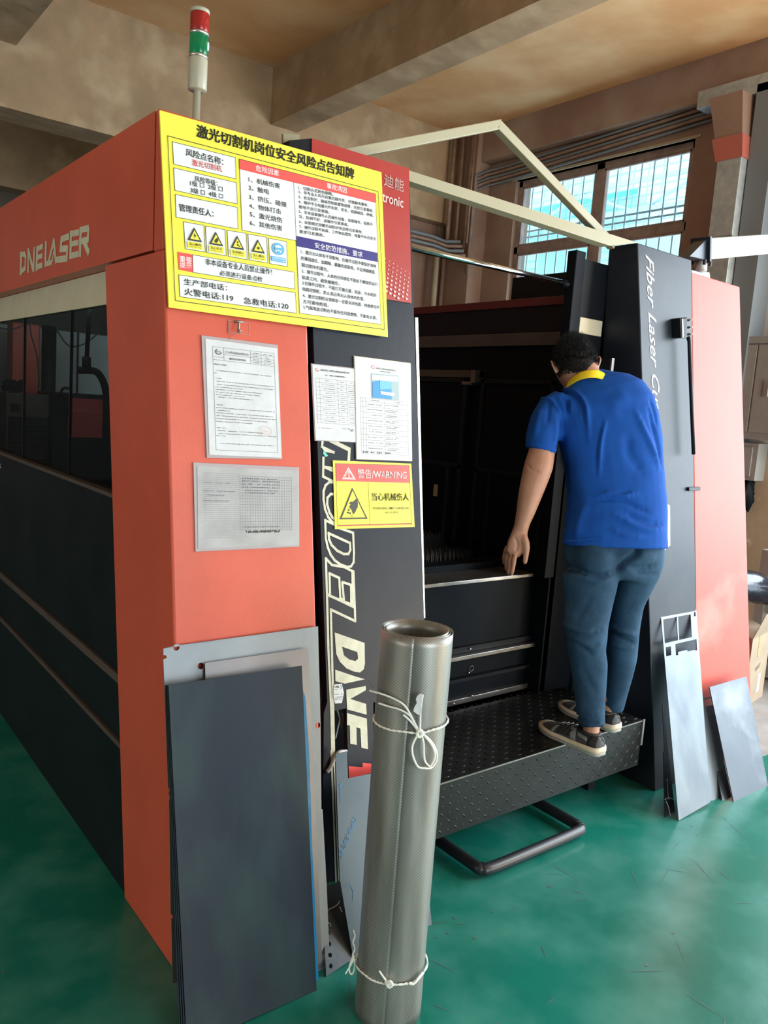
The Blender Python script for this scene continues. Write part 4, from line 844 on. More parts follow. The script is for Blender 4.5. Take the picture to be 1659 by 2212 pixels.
t, g = doc('inspection_table_sheet', 'narrow white laminated table sheet on the black panel', 'document', [(1.3035,2.0486,1.7068), (1.4583,2.0485,1.7057), (1.4688,2.0208,1.4823), (1.3132,2.0211,1.4848)], .003, 'paper', 'laminate', .004)
pr = Print(NF, .0005)
pr.stroke('ink_red', [g(.1 + .035 * math.cos(t_ * .5), .065 + .018 * math.sin(t_ * .5)) for t_ in range(11)], .0015, 2)
GT('深圳市汇大明五金制品有限公司', .18, .86, .075, .026, 'ink_black', .01); GT('NCT，镭射工作品质控制要点', .28, .77, .135, .02, 'ink_black', .01)
for k in range(12): GL([(.06, .175 + k * .054), (.97, .175 + k * .054)], .0006)
for x in (.06, .145, .57, .78, .97): GL([(x, .175), (x, .77)], .0006)
dashes(pr, g, [(.2, .25, .42), (.2, .62, .73), (.2, .84, .92)] + [(.255 + k * .054, .2 + .04 * (k % 3), .5) for k in range(10)] + [(.255 + k * .054, .63, .72) for k in range(10)] + [(.255 + k * .054, .82, .95) for k in range(10)], h=.006, seg=.03)
dashes(pr, g, [(.835, .08, .4), (.83, .64, .75)], h=.006, seg=.03); pr.stroke('ink_black', [g(.76, .83), g(.8, .82), g(.82, .84), g(.9, .83), g(.84, .855), g(.9, .85)], .0012, 2)
pr.done(t)
t, g = doc('machine_guide_sheet', 'white laminated sheet with a blue machine picture on the black panel', 'document', [(1.4582,2.0513,1.7447), (1.6829,2.051,1.7418), (1.6876,2.012,1.4274), (1.4637,2.0125,1.4314)], .005, 'paper', 'band_cream', .003)
pr = Print(NF, .0005)
GT('深圳市汇大明五金制品有限公司', .36, .71, .098, .016, 'ink_black'); GT('二次镭射加工机操作规范', .42, .62, .122, .012, 'ink_black')
pr.stroke('ink_red', [g(.31 + .03 * math.cos(t_ * .5), .082 + .014 * math.sin(t_ * .5)) for t_ in range(12)], .0015, 2)
pr.poly('print_photo_grey', [g(.27, .145), g(.77, .135), g(.77, .39), g(.27, .39)], 1); pr.poly('ink_white', [g(.29, .16), g(.75, .15), g(.75, .2), g(.29, .21)], 2)
pr.poly('print_cyan_photo', [g(.29, .23), g(.42, .205), g(.63, .21), g(.63, .385), g(.29, .385)], 3); pr.poly('print_blue', [g(.42, .205), g(.63, .21), g(.63, .28), g(.42, .30)], 4)
pr.poly('ink_white', [g(.43, .315), g(.68, .32), g(.68, .35), g(.43, .345)], 5); GT('镭射切割机加工范围', .44, .67, .34, .012, 'ink_red', 0, 6)
ys = [.395, .43, .48, .535, .59, .645, .70, .755, .81, .865, .92, .945]
for y in ys: GL([(.08, y), (.93, y)], .0006)
for x in (.08, .12, .17, .5, .93): GL([(x, .395), (x, .945)], .0006)
dashes(pr, g, [(.413, .25, .4), (.413, .68, .78)] + [(y + .025, .2, .46) for y in ys[1:-2]] + [(y + .02, .52, .75) for y in ys[1:-2]] + [(y + .035, .52, .7) for y in ys[2:-2]], h=.005, seg=.02)
dashes(pr, g, [(.93, .1, .3), (.932, .35, .6)], 'ink_black', .01, .03)
pr.done(t)
# warning sticker
WS = thing('warning_sticker', (1.5305,1.9996,1.3195), 'yellow and red mechanical injury warning sticker on the black panel', 'sign')
wq = [(1.375,2.0127,1.4251), (1.6853,2.0119,1.4188), (1.6993,1.9863,1.212), (1.3807,1.9869,1.2169)]
MB().slab(wq, (0, .001, 0)).obj('sticker', 'yellow', WS)
g = quadmap([Vector(x) for x in wq]); pr = Print(NF, .0006)
pr.poly('print_red', [g(.03, .045), g(.965, .03), g(.965, .305), g(.03, .30)], 1); pr.poly('print_red', [g(.03, .945), g(.965, .945), g(.965, .96), g(.03, .96)], 1)
pr.stroke('ink_black', [g(.03, .045), g(.965, .03), g(.96, .94), g(.03, .945)], .0012, 2, True); pr.stroke('ink_black', [g(.42, .31), g(.42, .94)], .0012, 2)
pr.text('ink_white', '警告/WARNING', g(.29, .25), g(.92, .25), g(.29, .11), .008, lay=3)
pr.poly('ink_white', [g(.18, .09), g(.265, .27), g(.10, .27)], 2); pr.poly('print_red', [g(.18, .125), g(.248, .258), g(.115, .258)], 3); pr.stroke('ink_white', [g(.182, .14), g(.238, .25), g(.125, .25)], .0012, 4, True); pr.stroke('ink_white', [g(.182, .165), g(.182, .21)], .0035, 4); pr.stroke('ink_white', [g(.182, .232), g(.182, .238)], .0035, 4)
pr.poly('ink_black', [g(.22, .39), g(.395, .86), g(.055, .86)], 2); pr.poly('yellow', [g(.22, .435), g(.365, .835), g(.082, .835)], 3)
pr.poly('ink_black', [g(.265, .55), g(.28, .62), g(.275, .68), g(.24, .76), g(.215, .79), g(.20, .72), g(.17, .68), g(.19, .64), g(.17, .63), g(.19, .60), g(.22, .60)], 4)
for (a, b_) in ((.165, .72), (.155, .76), (.18, .77)): pr.poly('ink_black', [g(a + .014 * math.cos(t_), b_ + .016 * math.sin(t_)) for t_ in range(6)], 4)
for a in (.19, .20, .21): pr.stroke('ink_black', [g(a, .80), g(a, .82)], .001, 4)
pr.text('ink_black', '当心机械伤人', g(.455, .585), g(.935, .585), g(.455, .465), .008, lay=3)
pr.text('ink_black', 'WARNING MECHANICAL', g(.46, .72), g(.94, .72), g(.46, .68), .004, lay=3); pr.text('ink_black', 'IN JURY', g(.62, .79), g(.79, .79), g(.62, .752), .004, lay=3)
pr.done(WS, 'printed_area')
# small items on black panel
lb = thing('small_white_label', (1.3911,1.9254,0.7132), 'small white printed label by the hatch gap on the black panel', 'label')
lq_ = [(1.3765,1.9291,0.7427), (1.4036,1.9288,0.7402), (1.411,1.925,0.7099), (1.4031,1.9214,0.6804), (1.3777,1.9217,0.6834), (1.372,1.9241,0.7024), (1.3723,1.9284,0.7371)]
MB().prism(lq_, (0, .001, 0)).obj('label_card', 'paper', lb)
g = quadmap([(1.3732,1.9292,0.7432), (1.4091,1.9287,0.7393), (1.4086,1.9212,0.6787), (1.3727,1.9218,0.6842)]); pr = Print(NF, .0006)
pr.text('ink_black', '11986', g(.08, .2), g(.55, .2), g(.08, .08), .02); pr.stroke('print_blue', [g(.7, .08), g(.85, .12), g(.75, .25)], .003, 1); dashes(pr, g, [(.28, .1, .4), (.52, .05, .5), (.52, .75, .95), (.66, .3, .95), (.8, .1, .8), (.72, .1, .9)], 'ink_grey', .03, .1); pr.done(lb)
tag(MB().prism([(1.3345,2.0199,1.4667), (1.3417,2.0184,1.4552), (1.35,2.0175,1.4476), (1.3589,2.0163,1.4382), (1.3499,2.0159,1.4345), (1.3406,2.0172,1.4452), (1.3432,2.018,1.4518)], (0, .001, 0)).obj('tape_scrap', 'building_green', None), 'small green tape scrap stuck beside the large letters', 'tape')
tp = MB().tube(smooth_path([(1.3439,1.8935,0.4799), (1.3551,1.893,0.492), (1.3679,1.8957,0.5136), (1.3785,1.8971,0.5253), (1.3891,1.8982,0.5335), (1.4169,1.8996,0.5287)], 4), .006, 8)
tag(tp.obj('tape_strip', 'plastic_clear', None, True), 'crumpled clear tape strip holding the film-covered sheet', 'tape')
# patterned card on the black column behind the man
cdq = [(3.1302,1.9932,1.268), (3.1768,1.9914,1.253), (3.1827,1.9696,1.0772), (3.1329,1.9669,1.0553)]
tag(MB().slab(cdq, (0, .002, 0)).obj('hanging_card', 'paper_dirty', None), 'pale patterned card on the black column behind the man', 'card')

# ---------------- leaning sheets, left group ----------------
def sheet(name, label, m, q, th=.0015, holes=[], group=None, parts=None):
    o = plate(name, q, holes, th, m); tag(o, label, 'metal sheet', group); return o
fx = (Vector((1.3115,1.9434,0.9302)) - Vector((0.8272,1.9424,0.9264))).normalized(); fz = Vector((0, (1.943 - 1.70) / .93, 1)).normalized()
hs = [circ(P_, fx, fz, .009, 12) for P_ in ((0.8622,1.9421,0.9254), (0.9277,1.9273,0.8686), (1.2833,1.8702,0.6505))]
Aq = [(0.826,1.9424,0.9265), (1.3115,1.9434,0.9302), (1.2944,1.8721,0.6578), (1.2582,1.7595,0.2276), (1.2424,1.7056,0.0215), (0.7933,1.7296,0.1131),
      (0.8007,1.7694,0.2652), (0.8044,1.7694,0.2651), (0.805,1.7713,0.2727), (0.8002,1.772,0.2753), (0.8152,1.844,0.5504), (0.8215,1.8439,0.5501), (0.8223,1.8469,0.5613), (0.815,1.8476,0.5641), (0.8153,1.8488,0.5686), (0.8216,1.8487,0.5683), (0.8222,1.851,0.5773), (0.8149,1.8518,0.5801),
      (0.824,1.9354,0.8998), (0.833,1.9357,0.901), (0.8335,1.9375,0.9079), (0.8248,1.9382,0.9102)]
sheet('galvanized_sheet', 'large pale galvanized sheet with small holes leaning on the red panel', 'galvanized', Aq, .002, hs)
sheet('steel_sheet', 'brown-grey steel sheet between the galvanized sheet and the dark stack', 'sheet_grey', [(0.9342,1.9161,0.8795), (1.2629,1.9155,0.8771), (1.2233,1.6865,0.0241), (0.8903,1.6994,0.0722)], .002)
sheet('steel_sheet', 'pale sheet with a rectangular notch right of the blue film sheet', 'galvanized', [(1.2633,1.8694,0.5648), (1.2892,1.8686,0.5624), (1.2744,1.8212,0.4131), (1.2846,1.8199,0.4091), (1.2707,1.7536,0.2002), (1.2529,1.6867,-0.0105), (1.2105,1.6866,-0.0107)], .002, [[(1.2631,1.864,0.548), (1.2809,1.8634,0.546), (1.2782,1.8492,0.5012), (1.2582,1.8493,0.5018)]])
BFq = [(1.213,1.8769,0.765), (1.2275,1.8775,0.767), (1.2342,1.8713,0.746), (1.2325,1.8573,0.699), (1.2294,1.8251,0.5902), (1.2091,1.7507,0.3395), (1.1902,1.6525,0.0085), (1.1026,1.6574,0.025)]
sheet('blue_film_sheet', 'bright blue film-wrapped sheet edge beside the dark stack', 'blue_film', BFq, .002)
for k in range(4):
    dx = k * .006; dy = .0055 * k
    q = [Vector((0.8128,1.8709,0.8518)), Vector((1.2137,1.8689,0.8448)), Vector((1.169,1.6289,-0.0004)), Vector((0.7913,1.6314,0.0083))]
    q = [v + Vector((-.0035 * k if i in (3,) else -.0005 * k, dy, -.002 * k)) for i, v in enumerate(q)]
    if k: q[1] = q[1] + Vector((-.004, 0, 0)); q[2] = q[2] + Vector((-.004, 0, 0))
    for v in (q[2], q[3]): v.z = max(v.z, 0)
    o = plate('dark_sheet', q, [], .0025, 'sheet_dark')
    tag(o, ['large dark steel sheet at the front of the leaning stack', 'dark sheet second from the front in the leaning stack, edge showing', 'dark sheet third from the front in the leaning stack, edge showing', 'rearmost dark sheet in the leaning stack, edge showing'][k], 'metal sheet', 'dark sheets stacked against the red panel')
# perforated piece with string
pc = [(1.2895,1.8109,0.1643), (1.3576,1.8086,0.1619), (1.3441,1.7531,0.1034), (1.3201,1.6665,0.0122), (1.2193,1.6572,0.0023), (1.2586,1.7411,0.0908)]
PH = [(1.2856,1.7653,0.1163), (1.2768,1.7456,0.0955), (1.2684,1.7267,0.0756), (1.2594,1.7077,0.0555), (1.251,1.6889,0.0357), (1.2425,1.6709,0.0168)]
fzz = Vector((0, (1.845 - 1.655) / .2, 1)).normalized()
po = plate('perforated_offcut', pc, [circ(P_, (1, 0, 0), fzz, .0062, 12) for P_ in PH], .003, 'plate_steel_dark')
tag(po, 'small steel offcut with a row of six round holes on the floor', 'metal sheet')
MB().tube(smooth_path([(1.2689,1.7658,0.1189), (1.2931,1.7642,0.1193), (1.3229,1.7663,0.1214), (1.3339,1.772,0.1271)], 4), .0016, 6).obj('string', 'string_white', po, True)
MB().tube(smooth_path([(1.2597,1.75,0.1027), (1.2783,1.7394,0.0945), (1.2799,1.7327,0.0878)], 4), .0014, 6).obj('string', 'string_white', po, True)
MB().tube(smooth_path([(1.3287,1.7617,0.1168), (1.3292,1.7487,0.1062)], 4), .0014, 6).obj('string', 'string_white', po, True)
# blue film steel sheet behind the mesh roll
G_ = plate('film_covered_sheet', [(1.3473,1.8601,0.5508), (1.3909,1.8603,0.5513), (1.3802,1.8333,0.477), (1.4725,1.8315,0.4721), (1.6499,1.8251,0.4543), (1.6182,1.6632,0.0088), (1.3177,1.6651,0.014), (1.3103,1.7139,0.1483), (1.3066,1.7416,0.2245)], [], .002, 'film_steel')
tag(G_, 'blue-grey film-covered steel sheet standing behind the mesh roll', 'metal sheet')
pr = Print((0, -1, .3), .0015)
pr.stroke('ink_blue', [(1.3495,1.8304,0.4689), (1.343,1.8119,0.4181)], .0015, 1); pr.poly('ink_blue', [(1.3498,1.8312,0.4711), (1.3533,1.8274,0.4607), (1.3442,1.8278,0.4618)])
pr.text('ink_blue', 'UNIVERSAL', (1.393,1.7919,0.3629), (1.3187,1.7588,0.2718), (1.3817,1.7952,0.3721))
pr.stroke('ink_blue', [(1.3213,1.7332,0.2015), (1.3391,1.7322,0.1986), (1.3473,1.7252,0.1795), (1.3408,1.7167,0.1561)], .002, 1)
pr.done(G_)

# ---------------- leaning sheets, right group ----------------
y0r, z1r = 1.64, .62
hole = lambda *p: list(p)
Hq = [(3.1217,1.936,0.7673), (3.407,1.9368,0.7692), (3.1872,1.6377,0.0145), (2.9401,1.6325,0.0014)]
Hh = [hole((3.1333,1.9304,0.7532), (3.2399,1.9308,0.7541), (3.2102,1.8932,0.6592), (3.1073,1.8928,0.6582)), hole((3.25,1.9308,0.7542), (3.3531,1.9306,0.7537), (3.3218,1.8934,0.6597), (3.2199,1.893,0.6586)),
      hole((3.3822,1.9334,0.7607), (3.3948,1.9334,0.7606), (3.3901,1.9262,0.7426), (3.3761,1.9259,0.7418)), hole((3.1074,1.8863,0.6419), (3.1469,1.8863,0.6418), (3.1365,1.8726,0.6072), (3.0968,1.8723,0.6065)),
      hole((3.1832,1.8883,0.6468), (3.3549,1.8885,0.6474), (3.3401,1.8705,0.6019), (3.3218,1.8707,0.6025), (3.3211,1.872,0.6058), (3.2637,1.8719,0.6054), (3.2647,1.8747,0.6126), (3.1919,1.8749,0.6132), (3.1877,1.87,0.6008), (3.17,1.8701,0.6009))]
sheet('cut_out_sheet', 'tall light steel sheet with rectangular cut-outs against the black column', 'sheet_light', Hq, .003, Hh)
sheet('dark_plate', 'dark grey steel plate leaning in front of the red column', 'plate_steel_dark', [(3.4087,1.8259,0.4311), (3.7381,1.8255,0.4303), (3.6172,1.6001,0.0001), (3.3142,1.5981,-0.0037)], .004)
sheet('pale_notched_sheet', 'pale blue-grey notched sheet between the cut-out sheet and dark plate', 'sheet_light', [(3.3933,1.8469,0.3713), (3.5388,1.8444,0.3664), (3.3469,1.6489,-0.0119), (3.222,1.6564,0.0026)], .002, [hole((3.4067,1.8432,0.3642), (3.5242,1.8417,0.3612), (3.5097,1.8272,0.3331), (3.3965,1.83,0.3386))])
sheet('narrow_plate', 'narrow dark plate tucked beside the pale notched sheet', 'plate_steel_dark', [(3.4009,1.7834,0.194), (3.4692,1.7813,0.1914), (3.349,1.6277,-0.0029), (3.273,1.6274,-0.0033)], .004)
sheet('thin_strip', 'thin grey strip standing left of the cut-out sheet', 'sheet_grey', [(3.1019,1.8653,0.3873), (3.1126,1.8645,0.3856), (3.0545,1.7782,0.1949), (3.029,1.7825,0.2045)], .003)
sheet('thin_strip', 'long dark strip on the floor left of the cut-out sheet', 'sheet_dark', [(3.0569,1.8069,0.2056), (3.0878,1.7979,0.191), (2.9868,1.6775,-0.004), (2.9135,1.6805,0.0008)], .003)
tw = MB()
for P0, P1, P2 in (((2.9324,1.7017,0.0634), (2.9644,1.7017,0.0634), (2.9981,1.6916,0.0481)), ((2.9983,1.7402,0.122), (2.9672,1.7098,0.0758), (2.9599,1.6981,0.0579)), ((2.9373,1.6982,0.0582), (2.9395,1.6853,0.0386), (2.9305,1.6671,0.0108))):
    tw.tube(smooth_path([P0, P1, P2], 4), .002, 6)
tag(tw.obj('wire_tie', 'worn_steel', None, True), 'twisted wire tie beside the long dark strip', 'wire')

# ---------------- wire mesh roll ----------------
RC = Vector((1.298, 1.475, 0)); RR = .0915; RH = 1.05
MRt = thing('wire_mesh_roll', RC, 'tall roll of grey woven wire mesh standing on the floor tied with string', 'mesh roll')
me = bpy.data.meshes.new('roll'); vs = []; fs = []; uv = []
turns = 3.15; N = 220; NZ = 44; th0 = 3.92   # spiral; the free edge faces the camera
for j in range(NZ + 1):
    z = RH * j / NZ
    for i in range(N + 1):
        t_ = i / N; a = th0 - turns * 2 * math.pi * t_
        rad = RR - .0175 * t_ + .0012 * math.sin(a * 2 + z * 3) * (1 - t_) + .0010 * noise.noise(Vector((a * .8, z * 4, 1.3)))
        if t_ < .03: rad += .0022 * (1 - t_ / .03)
        zz = z + (.004 * math.sin(a * 1.3) * (t_) if j == NZ else 0)
        vs.append((RC.x + rad * math.cos(a), RC.y + rad * math.sin(a), zz))
for j in range(NZ):
    for i in range(N):
        k = j * (N + 1) + i; fs.append((k, k + 1, k + N + 2, k + N + 1))
me.from_pydata(vs, [], fs); uvl = me.uv_layers.new(name='UVMap')
for lp in me.loops:
    i = lp.vertex_index % (N + 1); j = lp.vertex_index // (N + 1); uvl.data[lp.index].uv = (i / N * turns * 2 * math.pi * .083 * .8, RH * j / NZ * .8)
ro = link('mesh_sheet', me, 'mesh_wire', MRt, True); sm_ = ro.modifiers.new('thickness', 'SOLIDIFY'); sm_.thickness = .0016
def rpt(px_a, z, e=.004): return (RC.x + (RR + e) * math.cos(px_a), RC.y + (RR + e) * math.sin(px_a), z)
def loop(z0, tilt, r_=.0032):
    mb = MB(); pts = [rpt(2 * math.pi * k / 48, z0 + tilt * math.sin(2 * math.pi * k / 48 + .6) + .003 * math.sin(k * 1.1)) for k in range(48)]
    for ph in (0, math.pi):
        tw_ = []
        for k, p in enumerate(pts):
            a = 2 * math.pi * k / 48; c = Vector(p); rr = Vector((math.cos(a), math.sin(a), 0)); q_ = ph + k * 1.6
            tw_.append(c + rr * math.cos(q_) * .0014 + Vector((0, 0, math.sin(q_) * .0014)))
        mb.tube(tw_, .0021, 6, True)
    return mb
def cord(pts, r_=.0024): return MB().tube(smooth_path(pts, 6), r_, 7)
vd = Vector((-.66, -.75, 0)).normalized()
def wrapfull(front, z_off=0):
    """cord around the roll: front points given left to right, closed round the back"""
    A = [(math.atan2(p[1] - RC.y, p[0] - RC.x) % (2 * math.pi), p[2]) for p in front]
    pts = []; R_ = RR + .0035
    P = smooth_path([Vector((a, z, 0)) for a, z in A], 6)
    for p in P: pts.append((RC.x + R_ * math.cos(p.x), RC.y + R_ * math.sin(p.x), p.y))
    a1, z1 = A[-1]; a0, z0 = A[0][0] + 0, A[0][1]; span = (a0 - a1) % (2 * math.pi)
    if A[-1][0] < A[0][0]: span = -((A[-1][0] - A[0][0]) % (2 * math.pi)) if False else span
    sgn = 1 if (A[-1][0] - A[0][0]) > 0 else -1
    tot = 2 * math.pi - abs(A[-1][0] - A[0][0])
    for k in range(1, 20):
        a = a1 + sgn * tot * k / 20; z = z1 + (z0 - z1) * k / 20; pts.append((RC.x + R_ * math.cos(a), RC.y + R_ * math.sin(a), z))
    mb = MB()
    for ph in (0, math.pi):
        tw_ = []; n = len(pts)
        for k, p in enumerate(pts):
            c = Vector(p); rr = Vector((c.x - RC.x, c.y - RC.y, 0)).normalized(); q_ = ph + k * 1.3
            tw_.append(c + rr * math.cos(q_) * .0013 + Vector((0, 0, math.sin(q_) * .0013)))
        mb.tube(tw_, .0019, 6, True)
    return mb
T1 = thing('white_string', (1.2551,1.3897,0.8164), 'white string tied in a bow around the upper part of the mesh roll', 'string')
wrapfull([(1.2229,1.5348,0.806), (1.2069,1.4834,0.8095), (1.2117,1.4446,0.8122), (1.2284,1.4156,0.8157), (1.2579,1.3928,0.8146), (1.2886,1.384,0.82), (1.3228,1.3869,0.8203), (1.3413,1.3944,0.8202)]).obj('loop', 'string_white', T1, True)
def cd_(par, name, pts, r_=.0024): return cord(pts, r_).obj(name, 'string_white', par, True)
cd_(T1, 'loose_end', [(1.1796,1.5025,0.8982), (1.1867,1.4677,0.9013), (1.2013,1.4382,0.8975), (1.2161,1.4151,0.8878), (1.2271,1.4052,0.8711), (1.236,1.3972,0.852), (1.2509,1.3896,0.8213)])
cd_(T1, 'loose_end', [(1.1865,1.4722,0.8753), (1.1983,1.4474,0.8737), (1.2122,1.4208,0.8724), (1.229,1.4033,0.8613), (1.2403,1.3964,0.8433), (1.2523,1.3888,0.8213)])
cd_(T1, 'loose_end', [(1.218,1.4125,0.8608), (1.2297,1.4027,0.8492), (1.2425,1.3949,0.8333), (1.2525,1.3887,0.8185)], .0028)
cd_(T1, 'loose_end', [(1.2499,1.3834,0.9158), (1.2496,1.3858,0.8738), (1.2522,1.3867,0.8446), (1.2548,1.3876,0.8172)], .0022)
cd_(T1, 'bow_loop', [(1.2514,1.3871,0.8161), (1.2406,1.3889,0.8013), (1.2351,1.3903,0.7815), (1.2392,1.3874,0.7572), (1.2507,1.3807,0.7335), (1.2684,1.3737,0.7281), (1.2863,1.3702,0.7267), (1.2998,1.3695,0.7426), (1.2986,1.3695,0.7636), (1.2842,1.3724,0.7903), (1.2647,1.3791,0.8103), (1.2535,1.386,0.8169)], .0026)
cd_(T1, 'bow_loop', [(1.2573,1.3842,0.8139), (1.2607,1.3784,0.7929), (1.2623,1.3757,0.765), (1.268,1.3739,0.7439), (1.2853,1.3703,0.7265)], .0024)
cd_(T1, 'bow_loop', [(1.2627,1.3798,0.8104), (1.2806,1.3709,0.7875), (1.2919,1.3677,0.7616), (1.288,1.368,0.7417), (1.2791,1.3712,0.7288)], .0024)
cd_(T1, 'knot', [(1.2462,1.3924,0.8253), (1.2527,1.3819,0.8251), (1.2585,1.3815,0.8147), (1.2493,1.3837,0.8088), (1.2453,1.3883,0.8161), (1.2502,1.3832,0.826), (1.2575,1.3841,0.8119)], .0036)
MB().prism([(1.2371,1.3889,0.9133), (1.2416,1.3859,0.9188), (1.2509,1.3817,0.917), (1.2504,1.382,0.9033), (1.2507,1.3829,0.8686), (1.2441,1.3866,0.8644), (1.2366,1.3892,0.8702), (1.2313,1.3919,0.875), (1.2326,1.391,0.8852), (1.2376,1.3885,0.8952), (1.2344,1.3896,0.9055)], (.0006, .0008, 0)).obj('paper_tag', 'paper', T1)
T2 = thing('white_string', (1.2338,1.4043,0.1422), 'white string knotted around the lower end of the mesh roll', 'string')
wrapfull([(1.2245,1.5337,0.1232), (1.2067,1.4806,0.1372), (1.2114,1.4454,0.1379), (1.2239,1.4213,0.1395), (1.2379,1.406,0.1402), (1.2705,1.3877,0.1398), (1.2993,1.3835,0.1372), (1.3351,1.3914,0.1444)]).obj('loop', 'string_white', T2, True)
cd_(T2, 'knot', [(1.2251,1.4102,0.1464), (1.2297,1.3973,0.1553), (1.2348,1.393,0.147), (1.229,1.3978,0.1387), (1.2256,1.4039,0.1437), (1.2314,1.3957,0.1511)], .0034)
cd_(T2, 'knot', [(1.2793,1.3793,0.1417), (1.2885,1.3739,0.1391), (1.3009,1.3735,0.1454), (1.3263,1.3817,0.1498)], .0036)
cd_(T2, 'loose_end', [(1.2117,1.4216,0.1766), (1.2177,1.4162,0.1656), (1.2278,1.4073,0.1481)], .0026)
cd_(T2, 'loose_end', [(1.2106,1.5363,0.2209), (1.2132,1.5316,0.2053), (1.2087,1.5323,0.1883), (1.2123,1.5267,0.1719), (1.2066,1.5283,0.1547), (1.2116,1.5223,0.1426)], .0028)
cd_(T2, 'bow_loop', [(1.2079,1.5273,0.1548), (1.1999,1.5292,0.1291), (1.1988,1.5269,0.1102), (1.205,1.5212,0.1054), (1.2098,1.5209,0.1258), (1.2085,1.5261,0.1507)], .0024)
cd_(T2, 'bow_loop', [(1.2035,1.5191,0.1618), (1.1984,1.5196,0.1405), (1.1844,1.5256,0.1111)], .002)

# ---------------- person ----------------
PX = thing('person', (2.58, 1.86, .36), 'man seen from behind in blue polo shirt and jeans, standing on the step', 'person')
RT = Vector((.791, -.611, 0)); VD = Vector((.614, .779, -.131))
def loft(mb, rings, n=24, ex=2.3, maj=RT, cap=True):
    C_ = [Vector(r_[0]) for r_ in rings]; m_ = len(C_); vs = []
    for i in range(m_):
        ax = (C_[min(i + 1, m_ - 1)] - C_[max(i - 1, 0)]).normalized()
        a = (maj - ax * maj.dot(ax)).normalized(); b_ = ax.cross(a).normalized()
        w, d = rings[i][1], rings[i][2]
        for k in range(n):
            t_ = 2 * math.pi * k / n; c, s_ = math.cos(t_), math.sin(t_)
            vs.append(C_[i] + a * w * math.copysign(abs(c) ** (2 / ex), c) + b_ * d * math.copysign(abs(s_) ** (2 / ex), s_))
    fs = [(i * n + k, i * n + (k + 1) % n, (i + 1) * n + (k + 1) % n, (i + 1) * n + k) for i in range(m_ - 1) for k in range(n)]
    fs += [tuple(range(n - 1, -1, -1)), tuple(range((m_ - 1) * n, m_ * n))]
    mb.add(vs, fs)
def remeshed(mb, vox, it=4, fac=.6):
    me = mb.mesh(); o = bpy.data.objects.new('t', me); COL.objects.link(o)
    r_ = o.modifiers.new('r', 'REMESH'); r_.mode = 'VOXEL'; r_.voxel_size = vox; s_ = o.modifiers.new('s', 'SMOOTH'); s_.iterations = it; s_.factor = fac
    out = bpy.data.meshes.new_from_object(o.evaluated_get(bpy.context.evaluated_depsgraph_get())); bpy.data.objects.remove(o)
    return out
def folds(me, F_):
    from mathutils.geometry import intersect_point_line
    segs = []
    for pts, w, amp in F_:
        pts = smooth_path(pts, 3); n = len(pts) - 1
        for i in range(n):
            fade = min(1, 3.0 * min(i + .5, n - i - .5) / n + .15); segs.append((pts[i], pts[i + 1], w, amp * fade * 1.5, pts))
    nr = [v.normal.copy() for v in me.vertices]
    for v, nn_ in zip(me.vertices, nr):
        if nn_.dot(VD) > .35: continue
        best = {}
        for a, b_, w, amp, key in segs:
            p = v.co - VD * (v.co - a).dot(VD); bb = b_ - VD * (b_ - a).dot(VD)
            if abs(p.x - a.x) > .12 or abs(p.z - a.z) > .12: continue
            ab = bb - a; t_ = max(0, min(1, (p - a).dot(ab) / max(ab.length_squared, 1e-9))); d = (p - a - ab * t_).length
            if d < 3 * w:
                val = amp * math.exp(-(d / w) ** 2); k = id(key)
                if k not in best or abs(val) > abs(best[k]): best[k] = val
        if best: v.co += nn_ * sum(best.values())
    me.update()
# ---- jeans
JL = [((2.5249,1.8946,1.0261),0.1023,0.1050), ((2.5264,1.8845,0.9731),0.1023,0.1000), ((2.5205,1.8778,0.9053),0.0897,0.0920), ((2.5017,1.8654,0.8202),0.0823,0.0820), ((2.4934,1.8488,0.7594),0.0766,0.0770), ((2.4925,1.8436,0.7241),0.0704,0.0720), ((2.5063,1.836,0.6671),0.0706,0.0720), ((2.4993,1.8182,0.6051),0.0633,0.0650), ((2.4837,1.7912,0.5243),0.0540,0.0560), ((2.4784,1.7743,0.4758),0.0468,0.0520), ((2.4723,1.7614,0.4467),0.0457,0.0500)]
JR = [((2.7213,1.8194,1.0409),0.0914,0.1050), ((2.7209,1.8332,0.9686),0.0773,0.0950), ((2.7158,1.8502,0.8932),0.0704,0.0860), ((2.7246,1.8529,0.7979),0.0634,0.0780), ((2.7354,1.8579,0.7258),0.0638,0.0740), ((2.7422,1.854,0.658),0.0583,0.0700), ((2.7452,1.8635,0.5763),0.0549,0.0620), ((2.7412,1.8661,0.4971),0.0475,0.0550), ((2.7321,1.8619,0.4289),0.0399,0.0500)]
PV = [((2.6401,1.88,1.1731),0.1817,0.1100), ((2.6387,1.872,1.1192),0.1926,0.1180), ((2.6347,1.8675,1.074),0.1944,0.1220), ((2.6279,1.8658,1.0322),0.1835,0.1180), ((2.6214,1.8657,1.0011),0.1636,0.1000)]
mb = MB(); loft(mb, JL); loft(mb, JR); loft(mb, PV)
